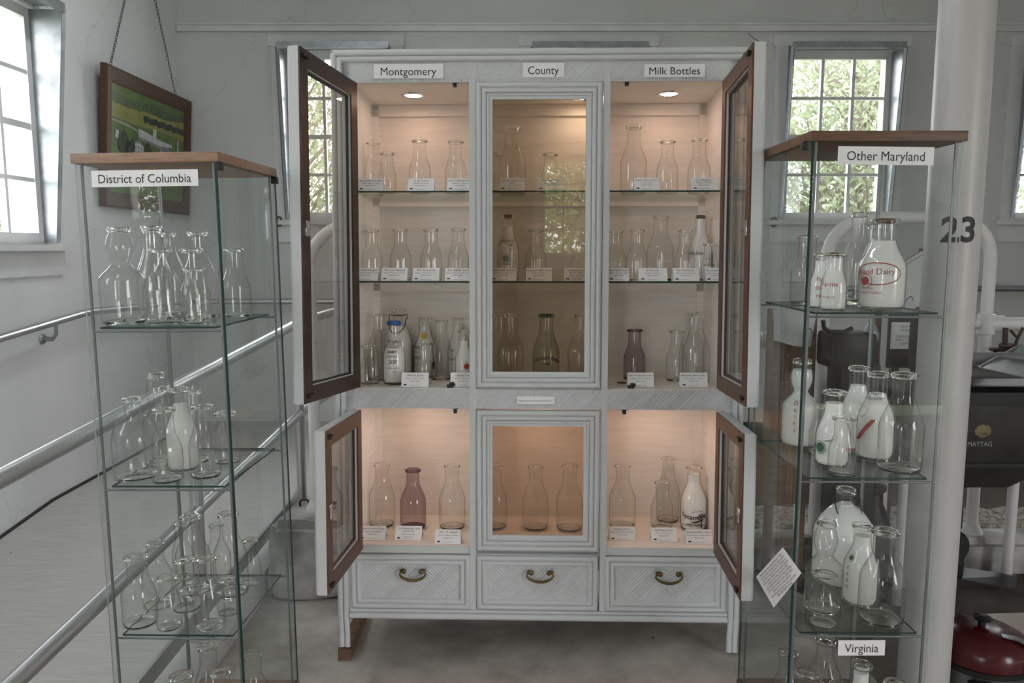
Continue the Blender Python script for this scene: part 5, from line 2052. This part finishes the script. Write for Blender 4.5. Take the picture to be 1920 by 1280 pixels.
def rrect(x0, x1, y0, y1, r, n=5):
    pts = []
    for cx_, cy_, a0 in ((x1 - r, y1 - r, 0), (x0 + r, y1 - r, pi / 2), (x0 + r, y0 + r, pi), (x1 - r, y0 + r, 3 * pi / 2)):
        for i in range(n + 1):
            a = a0 + i * pi / 2 / n
            pts.append((cx_ + r * cos(a), cy_ + r * sin(a)))
    return pts


def loft(m, secs, cap=True):
    """secs: [(list of (x,y), z)]"""
    n = len(secs[0][0])
    vs = [(x, y, z) for pts, z in secs for x, y in pts]
    fs = []
    for k in range(len(secs) - 1):
        for i in range(n):
            j = (i + 1) % n
            fs.append((k * n + i, k * n + j, (k + 1) * n + j, (k + 1) * n + i))
    if cap:
        fs.append(tuple(range(n - 1, -1, -1)))
        fs.append(tuple((len(secs) - 1) * n + i for i in range(n)))
    m.add(vs, fs, 0, Mw)


wy0, wy1 = 2.78, 3.05
m = MB()
loft(m, [(rrect(wx0 + .16, wx1 - .16, wy0 + .06, wy1 - .06, .04), .47), (rrect(wx0 + .02, wx1 - .02, wy0 + .01, wy1 - .01, .06), .565), (rrect(wx0, wx1, wy0, wy1, .06), .58), (rrect(wx0, wx1, wy0, wy1, .06), .80)])
m.build('tub', 'tub', wm, smooth=40)
m = MB()
loft(m, [(rrect(wx0 - .004, wx1 + .004, wy0 - .004, wy1 + .004, .06), .565), (rrect(wx0 - .004, wx1 + .004, wy0 - .004, wy1 + .004, .06), .58)])
m.build('tub_band', 'darkiron', wm, smooth=40)
m = MB()
loft(m, [(rrect(wx0 - .012, wx1 + .012, wy0 - .012, wy1 + .012, .07), .795), (rrect(wx0 - .012, wx1 + .012, wy0 - .012, wy1 + .012, .07), .845), (rrect(wx0 + .01, wx1 - .01, wy0 + .01, wy1 - .01, .06), .86)])
m.build('tub_lid', 'darkiron', wm, smooth=40)
for (lx, ly) in ((wx0 + .06, wy0 + .05), (wx1 - .06, wy0 + .05), (wx0 + .06, wy1 - .05), (wx1 - .06, wy1 - .05), ):
    MB().tube([(lx, ly, .60), (lx, ly, floor_z(lx))], .020, 12, M=Mw).build('leg', 'pipe', wm, smooth=60)
vs, fs = text_fit('MAYTAG', .088, .026)
lx_ = on_y(1837, 832, wy0)
MB().add([(lx_.x + v[0], wy0 - .001, lx_.z - .009 + v[1]) for v in vs], fs, 0, Mw).build('lettering', pbr('silver_print', (.32, .33, .36), .5), wm, smooth=0, fixn=False)
m = MB()
bx_, bz_ = on_y(1843, 808, wy0).x, on_y(1843, 808, wy0).z
m.add([(bx_ + .03 * cos(2 * pi * i / 24), wy0 - .001, bz_ + .024 * sin(2 * pi * i / 24)) for i in range(24)], [tuple(range(24))], 0, Mw)
m.build('badge', pbr('worn_badge', (.10, .085, .04), .6, col2=(.30, .24, .12), scale=40), wm, smooth=0, fixn=False)
# wringer: post, head frame, two rollers, drain tray, top screw
m = MB()
m.tube([(1.55, 2.93, .84), (1.55, 2.93, 1.0)], .03, 14, M=Mw)
m.box(1.52, 1.60, 2.89, 2.97, .90, 1.10, M=Mw, bv=.01)
m.build('wringer_post', 'darkiron', wm, smooth=40)
for zz in (.905, .955):
    MB().tube([(1.62, 2.86, zz), (1.98, 2.86, zz)], .024, 16, M=Mw).build('wringer_roller', pbr('old_rubber_roller', (.20, .20, .21), .6), wm, smooth=50)
a4 = [on_y(1833, 690, 2.74), on_y(1935, 713, 2.70), on_y(1945, 660, 2.90), on_y(1920, 648, 2.93)]
ta, tb = on_y(1834, 691, 2.72), on_y(1960, 718, 2.66)
tc_, td = on_y(1960, 655, 2.97), on_y(1912, 648, 2.97)
m = MB()
up_ = Vector((0, 0, .004))
q4 = [ta, tb, tc_, td]
m.add(q4 + [p + up_ for p in q4], [(0, 3, 2, 1), (4, 5, 6, 7), (0, 1, 5, 4), (1, 2, 6, 5), (2, 3, 7, 6), (3, 0, 4, 7)], 0, Mw)
m.build('drain_tray', 'steel', wm, smooth=0)
MB().tube([q4[0] + up_, q4[1] + up_], .004, 8, M=Mw).build('tray_rim', 'steel', wm, smooth=60)
MB().tube([q4[0] + up_, q4[3] + up_], .004, 8, M=Mw).build('tray_rim', 'steel', wm, smooth=60)
m = MB()
cx_, cz_ = on_y(1893, 655, 2.98).x, on_y(1893, 655, 2.98).z
m.box(cx_ - .07, cx_ + .05, 2.96, 3.0, cz_ - .006, cz_ + .006, M=Mw, bv=.002)
m.tube([(cx_ - .055, 2.98, cz_), (cx_ - .055, 2.98, cz_ - .05)], .006, 8, M=Mw)
m.tube([(cx_ - .01, 2.98, cz_), (cx_ - .01, 2.98, cz_ - .05)], .006, 8, M=Mw)
m.box(cx_ - .035, cx_ + .03, 2.96, 3.0, cz_, cz_ + .025, M=Mw, bv=.008)
m.tube([(cx_ - .02, 2.98, cz_ + .02), (cx_ - .022, 2.98, cz_ + .085)], .010, 8, M=Mw)
m.tube([(cx_ + .02, 2.98, cz_ + .02), (cx_ + .03, 2.98, cz_ + .05), (cx_ + .045, 2.98, cz_ + .085)], .006, 8, M=Mw)
m.tube([(cx_ + .02, 2.98, cz_ + .05), (cx_ - .002, 2.98, cz_ + .075)], .005, 8, M=Mw)
m.build('tension_screw', 'wire', wm, smooth=40)
# board with a typed notice
bd = thing('notice_board', 'dark board with a typed washing machine notice behind right case', 'notice')
p0, p1 = on_y(1664, 662, 3.10), on_y(1772, 590, 3.10)
MB().box(p0.x, p1.x, 3.10, 3.115, p0.z - .06, p1.z, bv=.003).build('board', 'darkiron', bd, smooth=30)
p0, p1 = on_y(1669, 654, 3.098), on_y(1765, 604, 3.098)
MB().box(p0.x, p1.x, 3.0975, 3.0995, p0.z, p1.z).build('notice_sheet', 'paper', bd, smooth=0)
m = MB()
ww_, hh_ = p1.x - p0.x, p1.z - p0.z
for s_, zf, wf in (('OLD FORT MAYTAG', .80, .62), ('WASHING MACHINE', .66, .62), ('THESE WERE OFTEN USED', .43, .80), ('EARLY TO WASH THE LINEN', .30, .80), ('CLEANING THE COWS', .17, .66)):
    vs, fs = text_fit(s_, ww_ * wf, hh_ * .13)
    m.add([(p0.x + ww_ * .5 + v[0], 3.0968, p0.z + hh_ * zf + v[1]) for v in vs], fs)
m.build('typed_text', 'cardtext', bd, smooth=0, fixn=False)
MB().box(p0.x + .02, p0.x + .05, 3.116, 3.14, .172, p0.z).build('board_post', 'wood', bd, smooth=0)

# second machine: dark gear housing on a column, with crank
gm = thing('gear_drive', 'black iron gear drive with crank handle seen through the right case', 'machine', T((1.26, 2.90, FLR)))
Mg = T((-1.26, -2.90, -FLR))


def P3(px, py, y):
    return on_y(px, py, y)


a, b = P3(1548, 690, 2.84), P3(1640, 622, 2.84)
m = MB()
m.box(a.x, b.x, 2.80, 2.95, a.z, b.z, M=Mg, bv=.02)
m.build('gear_housing', 'darkiron', gm, smooth=40)
a, b = P3(1562, 905, 2.86), P3(1650, 690, 2.86)
m = MB()
m.box(a.x, b.x, 2.84, 2.98, FLR + .30, a.z + .46, M=Mg, bv=.015)
m.lathe([(0, 0), (.06, 0), (.06, .03), (.04, .05), (.035, .32), (0, .32)], 20, M=T(((a.x + b.x) / 2 - 1.26, 2.91 - 2.90, 0)))
m.build('drive_column', 'darkiron', gm, smooth=40)
m = MB()
m.tube([P3(1543, 600, 2.80), P3(1545, 614, 2.80), P3(1556, 622, 2.80), P3(1580, 623, 2.80), P3(1598, 615, 2.80)], .008, 10, M=Mg)
m.build('crank_handle', 'darkiron', gm, smooth=60)
c0 = P3(1633, 622, 2.85)
MB().lathe([(0, -.035), (.026, -.033), (.030, -.01), (.022, .012), (.014, .03), (0, .032)], 18, M=T((c0.x - 1.26, c0.y - 2.90, c0.z - FLR))).build('oil_cup', 'galv', gm, smooth=50)

# wooden churn with cloths
ck = thing('wooden_churn', 'brown wooden box churn standing behind the right door and case', 'churn')
a, b = P3(1436, 900, 3.00), P3(1530, 575, 3.00)
for i in range(5):
    xa, xb = lerp(Vector((a.x, 0, 0)), Vector((b.x, 0, 0)), i / 5).x, lerp(Vector((a.x, 0, 0)), Vector((b.x, 0, 0)), (i + 1) / 5).x
    MB().box(xa + .001, xb - .001, 2.975, 2.99, .36, b.z, bv=.002).build('front_board', 'wood', ck, smooth=30)
MB().box(a.x, b.x, 2.99, 3.06, .36, b.z - .01).build('box_body', 'wood', ck, smooth=0)
for x in (a.x + .02, b.x - .02):
    MB().box(x - .015, x + .015, 3.0, 3.03, floor_z(x), .37).build('leg', 'wood', ck, smooth=0)


def drape(label, pts, y0q, ripple, seed):
    """hanging cotton cloth: bilinear patch between four pixel corners with soft folds and thickness"""
    c = [on_y(px, py, y) for (px, py, y) in pts]
    n = 14
    m = MB()
    vs = []
    for side in (0, 1):
        for j in range(n + 1):
            for i in range(n + 1):
                u, v = i / n, j / n
                p = c[0].lerp(c[1], u).lerp(c[3].lerp(c[2], u), v)
                p = p + Vector((0, -ripple * (sin(u * 9 + seed) * .6 + sin(u * 4 - v * 2 + seed)) * (.3 + v) + side * .003, ripple * .5 * sin(u * 7 + seed) * v))
                vs.append(p)
    k = (n + 1) ** 2
    fs = []
    for j in range(n):
        for i in range(n):
            q = j * (n + 1) + i
            fs.append((q, q + 1, q + n + 2, q + n + 1))
            fs.append((k + q, k + q + n + 1, k + q + n + 2, k + q + 1))
    edge = [i for i in range(n + 1)] + [j * (n + 1) + n for j in range(1, n + 1)] + [n * (n + 1) + i for i in range(n - 1, -1, -1)] + [j * (n + 1) for j in range(n - 1, 0, -1)]
    for i in range(len(edge)):
        a_, b_2 = edge[i], edge[(i + 1) % len(edge)]
        fs.append((a_, a_ + k, b_2 + k, b_2))
    m.add(vs, fs)
    o = m.build('cotton_cloth', 'cloth', smooth=60)
    tag(o, label, 'cloth', None)
    return o, c


o, c = drape('white embroidered cloth draped low over the wooden churn', [(1449, 575, 2.945), (1536, 566, 2.945), (1520, 652, 2.93), (1452, 640, 2.93)], 0, .006, 1)
m = MB()
sq = P3(1513, 625, 2.925)
m.tube([sq + Vector((.016 * cos(a), -.008, .02 * sin(a * 1.5))) for a in [i * .5 for i in range(12)]], .0018, 6)
m.build('embroidery', 'black_ink', o, smooth=60)
o, c = drape('white stitched cloth hanging beside the big oval-print quart', [(1660, 512, 3.055), (1730, 470, 3.055), (1738, 572, 3.05), (1662, 590, 3.05)], 0, .005, 2)
m = MB()
for i in range(24):
    t = i / 24
    p = c[0].lerp(c[1], t) + Vector((0, -.012, -.012))
    q = c[0].lerp(c[1], t + .02) + Vector((0, -.012, -.012))
    m.tube([p, q], .0016, 5)
sq = P3(1703, 563, 3.035)
m.tube([sq + Vector((.018 * cos(a), 0, .016 * sin(a * 1.5))) for a in [i * .5 for i in range(12)]], .0016, 6)
m.build('embroidery', 'black_ink', o, smooth=60)
cr = thing('cloth_rack', 'wooden rack carrying the stitched cloth behind the right case', 'rack')
ra, rb = P3(1655, 520, 3.07), P3(1735, 466, 3.07)
MB().tube([(ra.x - .01, 3.070, ra.z), (rb.x + .01, 3.070, rb.z)], .008, 10).build('rack_bar', 'wood', cr, smooth=60)
for p in (ra, rb):
    MB().box(p.x - .01, p.x + .01, 3.078, 3.10, .172, p.z).build('rack_post', 'wood', cr, smooth=0)

# black pedal engine on the floor
en = thing('pedal_engine', 'small black pedal-start engine on the floor under the washer', 'engine')
e0 = P3(1812, 1020, 2.72)
fz_ = floor_z(e0.x)
m = MB()
m.lathe([(0, -.06), (.055, -.06), (.065, -.05), (.065, .05), (.055, .06), (0, .06)], 24, M=T((e0.x - .01, 2.84, fz_ + .24)) @ Rx(pi / 2))
m.box(e0.x - .06, e0.x + .05, 2.80, 2.90, fz_ + .10, fz_ + .24, bv=.012)
m.build('crankcase', 'darkiron', en, smooth=40)
m = MB()
for k in range(7):
    m.lathe([(0, 0), (.05, 0), (.05, .006), (0, .006)], 20, M=T((e0.x, 2.85, fz_ + .30 + k * .012)))
m.lathe([(0, 0), (.035, 0), (.035, .10), (0, .10)], 18, M=T((e0.x, 2.85, fz_ + .29)))
m.build('finned_cylinder', 'darkiron', en, smooth=40)
m = MB()
f0, f1, f2, f3 = P3(1790, 1080, 2.80), P3(1880, 1086, 2.76), P3(1900, 1066, 2.82), P3(1850, 1045, 2.88)
pl4 = [Vector((f0.x, 2.78, fz_ + .115)), Vector((f1.x + .05, 2.76, fz_ + .085)), Vector((f2.x + .03, 2.84, fz_ + .10)), Vector((f0.x + .02, 2.88, fz_ + .125))]
m.add(pl4 + [p + Vector((0, 0, .006)) for p in pl4], [(0, 3, 2, 1), (4, 5, 6, 7), (0, 1, 5, 4), (1, 2, 6, 5), (2, 3, 7, 6), (3, 0, 4, 7)])
m.build('foot_pedal', 'black', en, smooth=0)
for dx in (-.05, .04):
    MB().tube([(e0.x + dx, 2.85, fz_ + .11), (e0.x + dx, 2.85, fz_)], .012, 8).build('leg', 'darkiron', en, smooth=60)

# wood shavings on the curb-side bed
m = MB()
rnd = random.Random(4)
nx_, ny_ = 46, 8
vs = []
for j in range(ny_ + 1):
    for i in range(nx_ + 1):
        x, y = .95 + 3.4 * i / nx_, 3.235 + .30 * j / ny_
        vs.append((x, y, .13 + (.035 + rnd.uniform(-.008, .012)) * (1 if 0 < j < ny_ else .3)))
m.add(vs, [(j * (nx_ + 1) + i, j * (nx_ + 1) + i + 1, (j + 1) * (nx_ + 1) + i + 1, (j + 1) * (nx_ + 1) + i) for j in range(ny_) for i in range(nx_)])
tag(m.build('wood_shavings', 'bedding', smooth=60), 'pale wood shavings strewn behind the white curb', 'bedding', kind='stuff')

# red-lidded cooker in the gutter
kc = on_y(1838, 1208, 2.46)
KR = .145
KM = T((kc.x, 2.46, GZ))
ck2 = thing('electric_cooker', 'chrome cooker with dark red domed lid in the gutter at right', 'cooker', KM)
hz_ = kc.z - GZ - .0
MB().lathe([(0, .0), (KR * .93, 0), (KR * .95, .02), (KR * .95, hz_ - .045), (KR * .97, hz_ - .035), (0, hz_ - .035)], 40).build('cooker_body', 'steel', ck2, smooth=40)
MB().lathe([(KR * .955, hz_ - .05), (KR * 1.0, hz_ - .048), (KR * 1.0, hz_ - .030), (KR * .955, hz_ - .028)], 40, closed=True).build('black_band', 'black', ck2, smooth=40)
MB().lathe([(KR * .99, hz_ - .028), (KR * 1.03, hz_ - .024), (KR * 1.02, hz_ + .012), (KR * .95, hz_ + .040), (KR * .72, hz_ + .058), (KR * .35, hz_ + .068), (0, hz_ + .070)], 40).build('domed_lid', 'red', ck2, smooth=50)
MB().lathe([(.012, hz_ + .066), (.012, hz_ + .085), (.026, hz_ + .09), (.028, hz_ + .098), (.018, hz_ + .104), (0, hz_ + .105)], 22).build('lid_knob', 'black', ck2, smooth=50)
MB().box(-KR * .75, -KR * .25, -KR * .99, -KR * .80, hz_ - .085, hz_ - .055, bv=.006).build('side_handle', 'black', ck2, smooth=40)
m = MB()
fc = Vector((kc.x, 2.46, kc.z))
sp = [fc + Vector((.02, -.075, .068)), fc + Vector((.06, -.085, .064)), fc + Vector((.11, -.11, .045)), fc + Vector((.16, -.14, .005))]
vs = []
for i, p in enumerate(sp):
    w_ = .010 + .004 * i
    for dz_ in (.0, .004):
        vs += [p + Vector((-w_ * .4, -w_, dz_)), p + Vector((w_ * .4, w_, dz_))]
fs = []
for i in range(3):
    b_ = i * 4
    fs += [(b_ + 2, b_ + 3, b_ + 7, b_ + 6), (b_, b_ + 4, b_ + 5, b_ + 1), (b_, b_ + 2, b_ + 6, b_ + 4), (b_ + 1, b_ + 5, b_ + 7, b_ + 3)]
fs += [(0, 1, 3, 2), (12, 14, 15, 13)]
m.add(vs, fs)
tag(m.build('serving_spoon', 'steel', smooth=40), 'pale metal spoon handle lying across the red cooker lid', 'spoon')
k2 = thing('stock_pot', 'dark red pot with grey lid cut off by the picture edge', 'pot', T((kc.x + .225, 2.33, GZ)))
MB().lathe([(0, 0), (.10, 0), (.105, .02), (.105, hz_ - .10), (0, hz_ - .10)], 32).build('pot_body', 'red', k2, smooth=40)
MB().lathe([(.108, hz_ - .10), (.11, hz_ - .09), (.09, hz_ - .055), (.04, hz_ - .04), (0, hz_ - .038)], 32).build('pot_lid', 'steel', k2, smooth=50)

# milk can and sack behind the right case
fz_ = floor_z(1.4)
q = on_y(1692, 1010, 2.86)
MB().lathe([(0, 0), (.085, 0), (.09, .01), (.09, .27), (.082, .31), (.05, .37), (.048, .41), (.064, .425), (.064, .44), (.03, .45), (0, .452)], 28).build('milk_can', 'darkiron', smooth=40)
o = bpy.data.objects['milk_can']
o.matrix_world = T((1.398, 2.93, fz_)) @ Matrix.Diagonal((.8, .8, 1, 1))
tag(o, 'dark metal milk can on the floor seen behind the wire bail jug', 'milk can')
q = on_y(1585, 1010, 2.62)
m = MB()
m.lathe([(0, 0), (.09, .0), (.115, .03), (.12, .16), (.11, .27), (.07, .33), (.055, .36), (.07, .40), (0, .395)], 30)
m.v = [(x + .006 * sin(z * 40 + x * 30), y + .006 * sin(z * 33 + y * 25), z) for x, y, z in m.v]
o = m.build('burlap_sack', pbr('burlap', (.17, .15, .12), .9, col2=(.09, .08, .065), scale=60, bump=.8, bscale=120), smooth=60)
o.matrix_world = T((q.x, 2.62, floor_z(q.x)))
tag(o, 'grey brown burlap sack on the floor behind the right case', 'sack')
